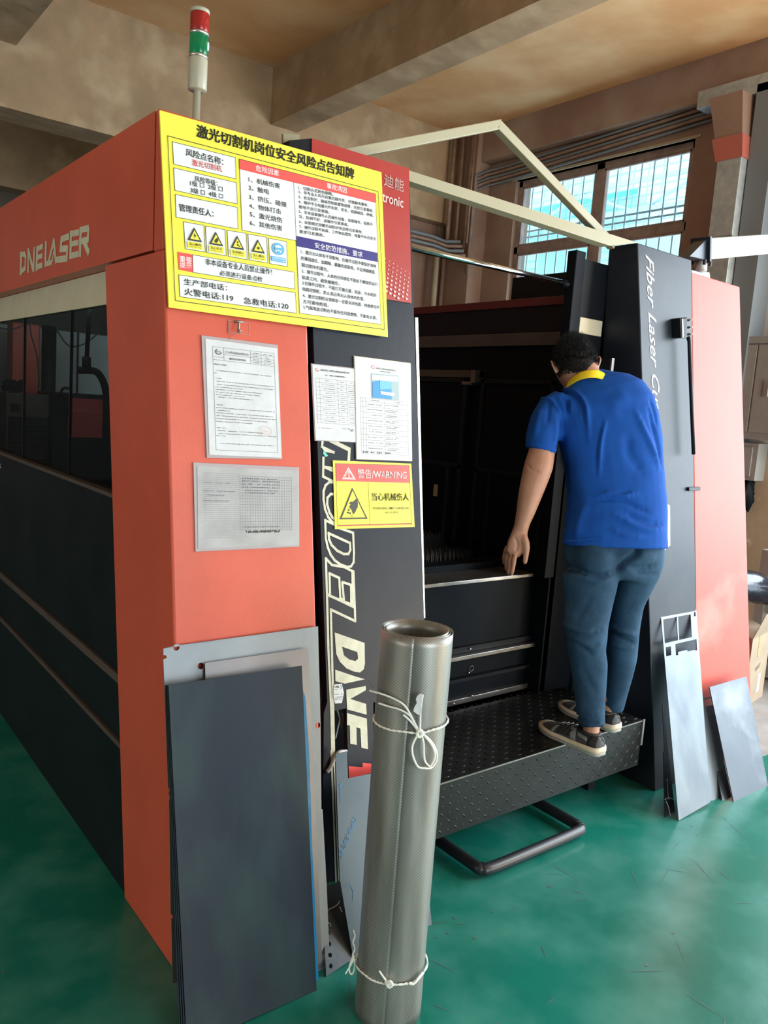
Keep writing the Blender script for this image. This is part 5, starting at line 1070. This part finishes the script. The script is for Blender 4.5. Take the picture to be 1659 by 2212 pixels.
# buttocks
for c_, rr in (((2.5103,1.8642,1.0823), .080), ((2.6664,1.7824,1.0978), .074)):
    mb.lathe(c_, [(rr * math.sin(math.pi * k / 8), -rr * math.cos(math.pi * k / 8)) for k in range(0, 9)], 18)
jm = remeshed(mb, .0075, 14, .8)
JF = [([(2.3683,1.8579,0.8377), (2.4051,1.8251,0.8154), (2.4595,1.7823,0.816)], .010, .006), ([(2.3744,1.8482,0.8084), (2.4183,1.812,0.7996), (2.4733,1.7731,0.8258)], .008, -.006), ([(2.3803,1.8378,0.7749), (2.4172,1.8057,0.7569), (2.4437,1.7802,0.7294)], .009, -.006), ([(2.4109,1.8135,0.7733), (2.4512,1.7787,0.7557), (2.479,1.7608,0.7795)], .009, .005),
      ([(2.6157,1.8526,0.8201), (2.6542,1.8175,0.7922), (2.7073,1.7727,0.7746)], .009, .007), ([(2.6149,1.8479,0.7887), (2.6605,1.8066,0.757), (2.7029,1.7708,0.7429)], .008, -.007), ([(2.6244,1.8323,0.7404), (2.6667,1.7958,0.7218), (2.6989,1.7709,0.7247)], .009, .006),
      ([(2.4176,1.8535,1.0422), (2.4579,1.8184,1.0224), (2.5127,1.7778,1.038)], .010, -.014), ([(2.4239,1.845,1.0215), (2.4643,1.8109,1.0081), (2.5055,1.7809,1.0224)], .010, .006), ([(2.5545,1.7519,1.0801), (2.5948,1.7172,1.0624), (2.6461,1.6789,1.0755)], .010, -.010), ([(2.6459,1.8003,1.0325), (2.6809,1.7718,1.0268), (2.7197,1.7425,1.0347)], .008, -.005),
      ([(2.5956,1.7328,1.1583), (2.5923,1.7292,1.1218), (2.551,1.7543,1.0776), (2.5316,1.7646,1.0482)], .011, -.020), ([(2.3779,1.7695,0.5108), (2.4146,1.7376,0.493), (2.4556,1.7087,0.5136)], .006, .006), ([(2.3808,1.7638,0.49), (2.4208,1.7292,0.4724), (2.4567,1.7037,0.4883)], .006, .006), ([(2.381,1.7654,0.5006), (2.4143,1.736,0.4824), (2.4553,1.7067,0.5)], .005, -.005), ([(2.3749,1.7747,0.5275), (2.4084,1.746,0.5136), (2.4594,1.7087,0.5309)], .007, .004),
      ([(2.6417,1.8389,0.4792), (2.6669,1.8178,0.4724), (2.6962,1.7967,0.4841)], .007, .005), ([(2.4492,1.8126,0.9471), (2.4205,1.8247,0.8849), (2.406,1.8302,0.8496)], .012, -.003), ([(2.4156,1.7962,0.6929), (2.4344,1.7709,0.6307), (2.4538,1.7487,0.5898)], .012, -.003)]
folds(jm, JF)
jeans = link('jeans', jm, 'denim', PX, True)
for pts in ([(2.5487,1.7749,1.1508), (2.5262,1.7602,1.1109), (2.5195,1.759,1.0722), (2.5126,1.7632,1.0652)],):
    pass
# ---- polo shirt
SH = [((2.6303,1.8658,1.119),0.2011,0.1460), ((2.6331,1.8729,1.1746),0.1974,0.1400), ((2.6481,1.8889,1.2635),0.1944,0.1300), ((2.6559,1.9106,1.3523),0.1914,0.1200), ((2.6592,1.9343,1.4322),0.1939,0.1220), ((2.6624,1.9582,1.5127),0.2018,0.1250), ((2.661,1.9841,1.5841),0.2061,0.1250), ((2.6593,2.0089,1.6469),0.2068,0.1180), ((2.6542,2.0333,1.6916),0.1908,0.1050), ((2.6488,2.0565,1.7273),0.1523,0.0850), ((2.646,2.0763,1.7561),0.1044,0.0650), ((2.6489,2.0907,1.7782),0.0636,0.0520)]
SLV = [((2.5307,2.1154,1.6773),0.0443,0.0650), ((2.4942,2.1239,1.6327),0.0663,0.0750), ((2.4507,2.1111,1.5821),0.0711,0.0750), ((2.4132,2.0929,1.5275),0.0677,0.0700), ((2.3895,2.0781,1.4812),0.0628,0.0660), ((2.3863,2.0785,1.4685),0.0610,0.0640)]
SRV = [((2.7865,1.9264,1.676),0.0556,0.0750), ((2.8657,1.9609,1.6413),0.0569,0.0700), ((2.9311,2.0025,1.5844),0.0525,0.0650), ((2.9666,2.043,1.5338),0.0495,0.0600)]
mb = MB(); loft(mb, SH, 32); loft(mb, SLV, 20, 2.1); loft(mb, SRV, 20, 2.1)
smh = remeshed(mb, .006, 6)
SF = [([(2.4262,2.0636,1.7195), (2.4569,2.0409,1.728), (2.4833,2.0187,1.7198), (2.4955,1.9921,1.6951), (2.5078,1.9757,1.6558), (2.5037,1.9557,1.5944), (2.5046,1.9431,1.5234)], .009, .010), ([(2.4336,2.0563,1.7106), (2.4605,2.0367,1.7202), (2.4793,2.0206,1.7123), (2.4877,1.9969,1.6873), (2.4982,1.9824,1.6502), (2.4935,1.9636,1.5935)], .007, -.008),
      ([(2.553,1.9176,1.5988), (2.5359,1.9102,1.5508), (2.5213,1.8993,1.4939), (2.508,1.8811,1.4)], .008, .007), ([(2.5454,1.9235,1.5981), (2.5284,1.916,1.5501), (2.513,1.9057,1.4932), (2.5005,1.8869,1.3993)], .009, -.004),
      ([(2.3911,2.0859,1.6877), (2.4135,2.0654,1.6706), (2.4239,2.039,1.6388), (2.4383,2.0223,1.6068)], .006, .007), ([(2.4254,2.0587,1.686), (2.4379,2.0434,1.6538), (2.4393,2.0231,1.6164)], .005, -.006), ([(2.4368,2.0498,1.687), (2.4476,2.0374,1.6642), (2.4463,2.0192,1.6265)], .005, .005), ([(2.454,2.0365,1.6886), (2.4648,2.0241,1.6657), (2.4558,2.0119,1.6274)], .005, -.005), ([(2.4635,2.0292,1.6894), (2.4764,2.016,1.6715), (2.4654,2.0045,1.6282)], .005, .005), ([(2.4786,2.0166,1.686), (2.4913,2.0021,1.6585), (2.4841,1.9884,1.6204)], .005, -.004),
      ([(2.3941,2.0549,1.6698), (2.3834,2.044,1.6316), (2.3688,2.0347,1.5838)], .008, -.005), ([(2.3707,2.0689,1.6441), (2.3427,2.0564,1.5909), (2.3146,2.0432,1.5337)], .010, .005), ([(2.4076,2.0333,1.6047), (2.3943,2.0094,1.5531), (2.3736,1.9921,1.5062)], .010, .004), ([(2.4349,2.0122,1.6072), (2.4218,2.0008,1.5547), (2.4005,1.9958,1.5019)], .008, -.012),
      ([(2.4685,1.8703,1.3037), (2.5097,1.8392,1.312), (2.5543,1.8043,1.3137), (2.5984,1.7659,1.292), (2.6352,1.7339,1.2744)], .009, -.007), ([(2.4876,1.8583,1.3217), (2.5252,1.8312,1.3367), (2.5585,1.8039,1.3304), (2.5997,1.7732,1.3411)], .010, .007), ([(2.53,1.8412,1.3425), (2.5559,1.8194,1.3346), (2.586,1.7975,1.3452)], .006, -.004),
      ([(2.5306,1.8133,1.2556), (2.5818,1.7673,1.2229), (2.6335,1.7242,1.2089), (2.6784,1.6903,1.2176)], .012, .007), ([(2.5606,1.7916,1.2677), (2.612,1.7464,1.2396), (2.6714,1.6989,1.2357)], .010, -.005), ([(2.5133,1.8047,1.2002), (2.5574,1.7674,1.1856), (2.6019,1.7323,1.185)], .009, .004),
      ([(2.6555,1.8575,1.6453), (2.6717,1.8211,1.581), (2.6964,1.79,1.5122), (2.7175,1.7625,1.4477)], .012, .006), ([(2.7063,1.8325,1.6588), (2.7195,1.8087,1.5789), (2.733,1.7862,1.5085), (2.7388,1.7696,1.4375)], .009, -.006), ([(2.7287,1.8472,1.698), (2.7409,1.8297,1.6511), (2.7436,1.8195,1.6033)], .007, -.005),
      ([(2.4268,1.985,1.4843), (2.424,1.9586,1.391), (2.4207,1.9202,1.3), (2.4108,1.9121,1.2056)], .030, -.012), ([(2.4576,1.8885,1.2846), (2.4412,1.8917,1.227), (2.4284,1.8906,1.1604)], .014, .007), ([(2.6129,1.8475,1.5388), (2.6104,1.8272,1.4831), (2.6391,1.7954,1.4292)], .022, -.006),
      ([(2.6277,1.903,1.709), (2.5994,1.9073,1.6783), (2.5748,1.9072,1.6387)], .03, .004)]
folds(smh, SF)
shirt = link('polo_shirt', smh, 'shirt_blue', PX, True)
MB().tube(smooth_path([(2.3953,1.9202,1.1432), (2.4264,1.8706,1.1544), (2.4738,1.828,1.1692), (2.5481,1.7708,1.1773), (2.6328,1.72,1.1809), (2.7043,1.7022,1.1808)], 5), .0016, 6).obj('hem_stitch', 'shirt_blue', shirt, True)
# collar: folded band round the neck
cpts = [((2.5592,2.1166,1.7415)), ((2.5452,2.0802,1.7648)), ((2.5443,2.0452,1.7814)), ((2.5607,2.0145,1.7902)), ((2.6015,2.0015,1.7901)), ((2.6644,2.0137,1.7751)), ((2.7323,2.0596,1.7554)), ((2.7489,2.1213,1.7419)), ((2.7084,2.1645,1.7323)), ((2.6348,2.158,1.7311))]
cp = [Vector(p) for p in cpts]; n_ = len(cp); P = []
for i in range(n_):
    for j in range(5):
        t_ = j / 5; a, b_, c, d = cp[i - 1], cp[i], cp[(i + 1) % n_], cp[(i + 2) % n_]
        P.append(.5 * ((2 * b_) + (c - a) * t_ + (2 * a - 5 * b_ + 4 * c - d) * t_ * t_ + (3 * b_ - a - 3 * c + d) * t_ ** 3))
cc = sum(P, Vector()) / len(P); mbc = MB(); prof = [(-.004, .002), (.0, .006), (.004, .001), (.011, -.022), (.010, -.026), (.002, -.026), (-.006, -.02)]
vs = []
for p in P:
    rd = (p - cc); rd.z = 0; rd.normalize()
    for (a, b_) in prof: vs.append(p + rd * a + Vector((0, 0, b_)))
m_ = len(prof); fs = [(i * m_ + k, i * m_ + (k + 1) % m_, ((i + 1) % len(P)) * m_ + (k + 1) % m_, ((i + 1) % len(P)) * m_ + k) for i in range(len(P)) for k in range(m_)]
mbc.add(vs, fs); mbc.obj('collar', 'collar_yellow', PX, True)
# ---- body: one continuous skin
hc = Vector((2.5991,2.1232,1.8144)); az = math.radians(52)
fw = Vector((math.cos(az), math.sin(az), -.42)).normalized(); up0 = Vector((-.05, -.02, 1)); rt_ = fw.cross(up0).normalized()
rl = math.radians(-9); upv = rt_.cross(fw).normalized()
rt2 = rt_ * math.cos(rl) - upv * math.sin(rl); up2 = rt_ * math.sin(rl) + upv * math.cos(rl); rt_, upv = rt2, up2
def HP(x, y, z): return hc + rt_ * x + fw * y + upv * z
def headpt(th_, ph, k=1.0):
    x = math.cos(ph) * math.cos(th_); y = math.cos(ph) * math.sin(th_); z = math.sin(ph)
    wx, wy, wz = .076, .095, .112
    if z < 0:
        j = -z; wx *= 1 - .30 * j ** 1.5; 
        if y > 0: wy *= 1 - .08 * j
        else: wy *= 1 - .35 * j ** .8
    else: wy *= 1 + .02 * z
    return HP(x * wx * k, (y * wy + (.012 if z < 0 else .012 * (1 - z))) * k, z * wz * k)
def head_mesh(mb, k=1.0, nu=36, nv=24):
    vs = []
    for j in range(1, nv):
        for i in range(nu): vs.append(headpt(2 * math.pi * i / nu, -math.pi / 2 + math.pi * j / nv, k))
    vs += [headpt(0, -math.pi / 2, k), headpt(0, math.pi / 2, k)]; b0 = len(vs) - 2
    fs = [(j * nu + i, j * nu + (i + 1) % nu, (j + 1) * nu + (i + 1) % nu, (j + 1) * nu + i) for j in range(nv - 2) for i in range(nu)]
    fs += [(b0, (i + 1) % nu, i) for i in range(nu)] + [(b0 + 1, (nv - 2) * nu + i, (nv - 2) * nu + (i + 1) % nu) for i in range(nu)]
    mb.add(vs, fs)
mb = MB(); head_mesh(mb)
loft(mb, [((2.6401,2.0473,1.7086),0.0630,0.0550), ((2.6237,2.0677,1.7528),0.0611,0.0560), ((2.6181,2.091,1.7887),0.0576,0.0560), ((2.6123,2.1129,1.8156),0.0559,0.0550)], 20, 2.0)
def sc(rg, k): return (rg[0], rg[1] * k, rg[2] * k)
loft(mb, [sc(x, .82) for x in SH[1:]], 24); loft(mb, [sc(x, .58) for x in PV], 24); loft(mb, [sc(x, .66) for x in JL], 20); loft(mb, [sc(x, .66) for x in JR], 20)
# nose, brow, chin, lips
for (x, y, z, rr) in ((0, .102, -.012, .013), (0, .112, -.028, .014), (-.011, .104, -.032, .009), (.011, .104, -.032, .009), (0, .09, -.1, .022), (-.03, .088, .018, .014), (.03, .088, .018, .014), (-.012, .098, -.058, .009), (.012, .098, -.058, .009), (0, .1, -.068, .009)):
    mb.lathe(HP(x, y, z), [(rr * math.sin(math.pi * k / 6), -rr * math.cos(math.pi * k / 6)) for k in range(7)], 12)
# ears
for sx in (-1, 1):
    ec = [HP(sx * .084, -.004, -.028), HP(sx * .093, -.014, -.008), HP(sx * .099, -.020, .010), HP(sx * .096, -.010, .026), HP(sx * .084, .006, .024), HP(sx * .076, .012, .006)]
    mb.tube(smooth_path(ec, 4), .0048, 8); mb.tube([HP(sx * .074, .004, -.020), HP(sx * .080, 0, .002), HP(sx * .077, .002, .018)], [.010, .013, .008], 10)
# left arm
ARM = [((2.4756,2.1128,1.6322),0.0329,0.0450), ((2.4194,2.0917,1.5494),0.0415,0.0480), ((2.3827,2.0677,1.464),0.0510,0.0500), ((2.3577,2.0538,1.4167),0.0551,0.0500), ((2.3408,2.0483,1.3816),0.0531,0.0480), ((2.3246,2.0466,1.3337),0.0486,0.0460), ((2.3084,2.0446,1.2843),0.0424,0.0420), ((2.2975,2.0451,1.2363),0.0353,0.0360), ((2.2867,2.0467,1.1952),0.0291,0.0290), ((2.2819,2.046,1.1687),0.0274,0.0260)]
loft(mb, ARM, 20, 2.0)
loft(mb, [((2.2821,2.0473,1.1774),0.0274,0.0240), ((2.2757,2.047,1.1455),0.0327,0.0210), ((2.2694,2.0469,1.1153),0.0380,0.0180), ((2.2619,2.0508,1.0881),0.0336,0.0160), ((2.2568,2.0561,1.0729),0.0274,0.0130)], 18, 2.2)
loft(mb, [((2.2822,2.0295,1.1482),0.0141,0.0160), ((2.2833,2.0183,1.1252),0.0158,0.0160), ((2.2856,2.0131,1.1046),0.0141,0.0120), ((2.2835,2.01,1.0767),0.0109,0.0105), ((2.2801,2.0085,1.0521),0.0091,0.0090), ((2.2799,2.0072,1.0434),0.0053,0.0060)], 14, 2)
def finger(a): loft(mb, a, 12, 2)
finger([((2.261,2.0434,1.0931),0.0109,0.0100), ((2.2508,2.0372,1.0626),0.0098,0.0095), ((2.2459,2.0339,1.0349),0.0088,0.0085), ((2.2439,2.0357,1.0059),0.0074,0.0075), ((2.2438,2.0365,0.995),0.0042,0.0040)])
finger([((2.2571,2.0582,1.0869),0.0106,0.0100), ((2.2485,2.0558,1.0555),0.0095,0.0095), ((2.245,2.0514,1.0278),0.0085,0.0085), ((2.2417,2.0529,1.0061),0.0071,0.0075), ((2.2416,2.054,0.9968),0.0042,0.0040)])
finger([((2.2586,2.0769,1.0906),0.0099,0.0095), ((2.2493,2.0741,1.0609),0.0092,0.0090), ((2.2472,2.0713,1.0344),0.0082,0.0080), ((2.2468,2.0709,1.0146),0.0067,0.0070), ((2.248,2.0709,1.0055),0.0039,0.0040)])
finger([((2.2657,2.0919,1.0983),0.0089,0.0090), ((2.2543,2.0925,1.0716),0.0082,0.0085), ((2.251,2.0915,1.0501),0.0073,0.0075), ((2.2521,2.0905,1.0339),0.0059,0.0060), ((2.2526,2.0901,1.0267),0.0036,0.0040)])
# right arm reaching to the return post
RA = [((2.8293,1.9523,1.6493),0.0489,0.0500), ((2.9254,2.0323,1.5822),0.0450,0.0460)]
e0 = Vector((2.9608,2.0839,1.5205)); w0 = Vector((2.81, 2.20, 1.42))
loft(mb, RA + [(tuple(e0), .040, .040), (tuple(e0.lerp(w0, .4)), .036, .034), (tuple(e0.lerp(w0, .85)), .026, .022), (tuple(w0), .026, .02)], 16, 2)
loft(mb, [(tuple(w0), .026, .02), (tuple(w0 + Vector((0, .03, .03))), .036, .016), (tuple(w0 + Vector((0, .045, .07))), .034, .013)], 14, 2.2)
for k in range(4):
    o_ = Vector((-.03 + .019 * k, 0, 0)); b0_ = w0 + Vector((0, .045, .065)) + o_
    mb.tube([b0_, b0_ + Vector((0, .008, .03)), b0_ + Vector((0, .006, .055 + .006 * (k in (1, 2))))], [.0085, .008, .006], 8)
mb.tube([w0 + Vector((-.03, .02, .01)), w0 + Vector((-.05, .04, .03)), w0 + Vector((-.055, .05, .055))], [.012, .010, .008], 8)
# ankles and feet
for (x, y, dx) in ((2.462, 1.765, 0), (2.712, 1.872, 0)):
    loft(mb, [((x + .012, y + .004, .52), .028, .030), ((x + .006, y, .47), .029, .032), ((x, y - .004, .42), .031, .038)], 14, 2)
bm_ = remeshed(mb, .0046, 3, .5)
folds(bm_, [([(2.2761,2.0296,1.4252), (2.2849,2.0193,1.405), (2.3106,1.9974,1.3957)], .005, -.003), ([(2.1989,2.0325,1.0814), (2.2098,2.0225,1.0731), (2.2266,2.0099,1.0769)], .004, -.003), ([(2.2325,2.0077,1.0914), (2.2377,2.0084,1.1197), (2.2302,2.0189,1.1469)], .005, -.0035)])
body = link('body', bm_, 'skin', PX, True)
for (x, sx) in ((-.03, -1), (.03, 1)):
    MB().lathe(HP(x, .084, .002), [(.011 * math.sin(math.pi * k / 8), -.011 * math.cos(math.pi * k / 8)) for k in range(9)], 14).obj('eye', 'ink_white', body, True)
    MB().lathe(HP(x, .0935, .002), [(.005 * math.sin(math.pi * k / 6), -.005 * math.cos(math.pi * k / 6)) for k in range(7)], 10).obj('iris', 'hair', body, True)
# ---- hair: stubble fade, thick top, short strands
def shell(name, m_, k, test, nu=60, nv=40, amp=0):
    vs = []; idx = {}; fs = []
    for j in range(nv + 1):
        for i in range(nu):
            th_ = 2 * math.pi * i / nu; ph = -math.pi / 2 + math.pi * j / nv
            p = headpt(th_, ph, k); q_ = p - hc
            p = p + (q_.normalized() * amp * noise.noise(p * 55)); idx[(i, j)] = len(vs); vs.append(p)
    for j in range(nv):
        for i in range(nu):
            th_ = 2 * math.pi * (i + .5) / nu; ph = -math.pi / 2 + math.pi * (j + .5) / nv
            if test(th_, ph): fs.append((idx[(i, j)], idx[((i + 1) % nu, j)], idx[((i + 1) % nu, j + 1)], idx[(i, j + 1)]))
    me = bpy.data.meshes.new('s'); me.from_pydata(vs, [], fs); bm = bmesh.new(); bm.from_mesh(me)
    bmesh.ops.delete(bm, geom=[v for v in bm.verts if not v.link_faces], context='VERTS'); bm.to_mesh(me); bm.free()
    return link(name, me, m_, PX, True)
def hairline(th_, ph):
    f_ = math.sin(th_)   # +1 front, -1 back
    return ph > (.55 if f_ > .5 else (-.30 - .16 * max(0, -f_) if f_ < .1 else -.25 + f_ * 1.2))
def topline(th_, ph):
    f_ = math.sin(th_); return ph > (.45 if f_ > .5 else .16 + .08 * math.sin(th_ * 5) - .10 * max(0, -f_))
rj = random.Random(9)
shell('hair_fade', 'scalp_stubble', 1.03, lambda a, b_: hairline(a, b_ + rj.uniform(-.09, .09) + .06 * math.sin(a * 3)), 130, 100, .001)
shell('hair', 'hair', 1.09, topline, 80, 50, .006)
rh = random.Random(5); mbh = MB()
for k in range(3500):
    th_ = rh.uniform(0, 2 * math.pi); ph = rh.uniform(-.5, .35)
    if not hairline(th_, ph): continue
    p = headpt(th_, ph, 1.028); d = ((p - hc).normalized() + Vector((rh.uniform(-.4, .4), rh.uniform(-.4, .4), rh.uniform(-1.2, 0)))).normalized()
    s_ = d.orthogonal().normalized() * .0008; mbh.add([p + s_, p - s_, p + d * rh.uniform(.004, .009)], [(0, 1, 2)])
for k in range(4200):
    th_ = rh.uniform(0, 2 * math.pi); ph = math.asin(rh.uniform(-.1, 1))
    if not topline(th_, ph + rh.uniform(0, .3)): continue
    p = headpt(th_, ph, 1.07); d = (p - hc).normalized(); d = (d + Vector((rh.uniform(-.5, .5), rh.uniform(-.5, .5), rh.uniform(-.1, .6)))).normalized()
    L_ = rh.uniform(.010, .026) * (1.25 if ph > .7 else .8); s_ = d.orthogonal().normalized() * .0016; s2 = d.cross(s_)
    mbh.add([p + s_, p - s_ * .5 + s2 * .8, p - s_ * .5 - s2 * .8, p + d * L_], [(0, 1, 3), (1, 2, 3), (2, 0, 3)])
tag(mbh.obj('hair_strands', 'hair', PX), kind='stuff')
# ---- shoes
YS = [-.148, -.14, -.12, -.09, -.05, 0, .05, .09, .115, .13, .136]
WS_ = [.018, .030, .036, .038, .037, .041, .047, .046, .038, .024, .012]
TOPS = [.045, .066, .076, .078, .072, .070, .056, .045, .038, .030, .022]
def interp(y, A):
    for i in range(len(YS) - 1):
        if y <= YS[i + 1]:
            t_ = (y - YS[i]) / (YS[i + 1] - YS[i]); return A[i] + (A[i + 1] - A[i]) * max(0, t_)
    return A[-1]
def shoe(cx_, cy_, rot, pitch=0):
    def TP(x, y, z):
        c, s_ = math.cos(rot), math.sin(rot); z2 = z + pitch * (y + .14)
        return Vector((cx_ + x * c - y * s_, cy_ + x * s_ + y * c, .3605 + z2))
    def surf(y, a, off=0):   # a: 0 = -x side low, pi/2 top, pi = +x side low
        w = interp(y, WS_) + off; h = interp(y, TOPS) - .02 + off
        return TP(-w * math.cos(a), y, .02 + h * max(0, math.sin(a)) ** .75)
    mb = MB(); vs = []; n = 16
    for y in YS:
        for k in range(n + 1): vs.append(surf(y, math.pi * k / n))
        vs.append(TP(0, y, .015))
    m_ = n + 2; fs = [(i * m_ + k, i * m_ + (k + 1) % m_, (i + 1) * m_ + (k + 1) % m_, (i + 1) * m_ + k) for i in range(len(YS) - 1) for k in range(m_)]
    fs += [tuple(range(m_)), tuple(range((len(YS) - 1) * m_, len(YS) * m_))]
    mb.add(vs, fs); up_ = mb.obj('shoe', 'shoe_dark', PX, True)
    for nm, m__, z0, z1, o_ in (('outsole', 'sole_grey', 0, .010, .004), ('midsole', 'sole_cream', .010, .027, .006)):
        mb = MB(); vs = []
        for j, (zz, oo) in enumerate(((z0, o_ - .001), ((z0 + z1) / 2, o_ + .001), (z1, o_ - .001))):
            for sgn, ys in ((-1, YS), (1, YS[::-1])):
                for y in ys:
                    e_ = .006 if y > .12 else (-.004 if y < -.14 else 0); hz = zz + (.006 * max(0, y - .06) / .07 if True else 0) + (.006 if (y < -.05 and zz > .02) else 0)
                    vs.append(TP(sgn * (interp(y, WS_) + oo), y + e_, hz + (.0 if zz > 0 else .004 * max(0, y - .09) / .04)))
        m_ = 2 * len(YS); fs = [(j * m_ + k, j * m_ + (k + 1) % m_, (j + 1) * m_ + (k + 1) % m_, (j + 1) * m_ + k) for j in range(2) for k in range(m_)]
        fs += [tuple(range(m_)), tuple(range(2 * m_, 3 * m_))]; mb.add(vs, fs); mb.obj(nm, m__, up_, True)
    def patch(nm, m__, cor, off=.0015):
        mb = MB(); nn_ = 6; vs = []
        for i in range(nn_ + 1):
            for j in range(nn_ + 1):
                a, b_ = i / nn_, j / nn_
                y = (cor[0][0] * (1 - a) + cor[1][0] * a) * (1 - b_) + (cor[3][0] * (1 - a) + cor[2][0] * a) * b_
                t_ = (cor[0][1] * (1 - a) + cor[1][1] * a) * (1 - b_) + (cor[3][1] * (1 - a) + cor[2][1] * a) * b_
                vs.append(surf(y, t_, off))
        mb.add(vs, [(i * (nn_ + 1) + j, (i + 1) * (nn_ + 1) + j, (i + 1) * (nn_ + 1) + j + 1, i * (nn_ + 1) + j + 1) for i in range(nn_) for j in range(nn_)])
        o = mb.obj(nm, m__, up_, True); s_ = o.modifiers.new('t', 'SOLIDIFY'); s_.thickness = .001
    for sd in (0, 1):
        g_ = (lambda a: a) if sd == 0 else (lambda a: math.pi - a)
        for (ya, yb, t0, t1, m__) in ((.062, .048, .15, 1.0, 'shoe_grey'), (.035, .022, .2, .9, 'shoe_black'), (.012, .0, .25, .9, 'shoe_black'), (-.008, -.02, .25, .9, 'shoe_black')):
            patch('stripe', m__, [(ya, g_(t0)), (yb, g_(t0)), (yb - .012, g_(t1)), (ya - .012, g_(t1))])
        patch('side_panel', 'shoe_grey', [(-.03, g_(.1)), (-.055, g_(.1)), (-.04, g_(1.2)), (-.015, g_(1.2))]); patch('side_panel', 'shoe_grey', [(-.06, g_(.5)), (-.105, g_(.35)), (-.10, g_(.62)), (-.05, g_(.9))])
    patch('tongue', 'shoe_black', [(.05, 1.15), (-.03, 1.15), (-.03, 2.0), (.05, 2.0)], .002)
    patch('heel_counter', 'shoe_black', [(-.146, .1), (-.105, .1), (-.12, 1.4), (-.144, 1.4)]); patch('heel_counter', 'shoe_black', [(-.146, math.pi - .1), (-.105, math.pi - .1), (-.12, math.pi - 1.4), (-.144, math.pi - 1.4)])
    c_ = TP(0, -.085, .074); mbk = MB(); mbk.tube([TP(.034 * math.cos(q_), -.085 + .045 * math.sin(q_), .074) for q_ in [2 * math.pi * k / 20 for k in range(20)]], .006, 8, True); mbk.obj('ankle_padding', 'shoe_black', up_, True)
    for k in range(4): MB().tube([TP(-.02, .045 - .02 * k, interp(.045 - .02 * k, TOPS) + .0), TP(0, .04 - .02 * k, interp(.04 - .02 * k, TOPS) + .003), TP(.02, .045 - .02 * k, interp(.045 - .02 * k, TOPS) + .0)], .002, 6).obj('lace', 'shoe_grey', up_, True)
shoe(2.459, 1.852, 0); shoe(2.712, 1.965, 0)
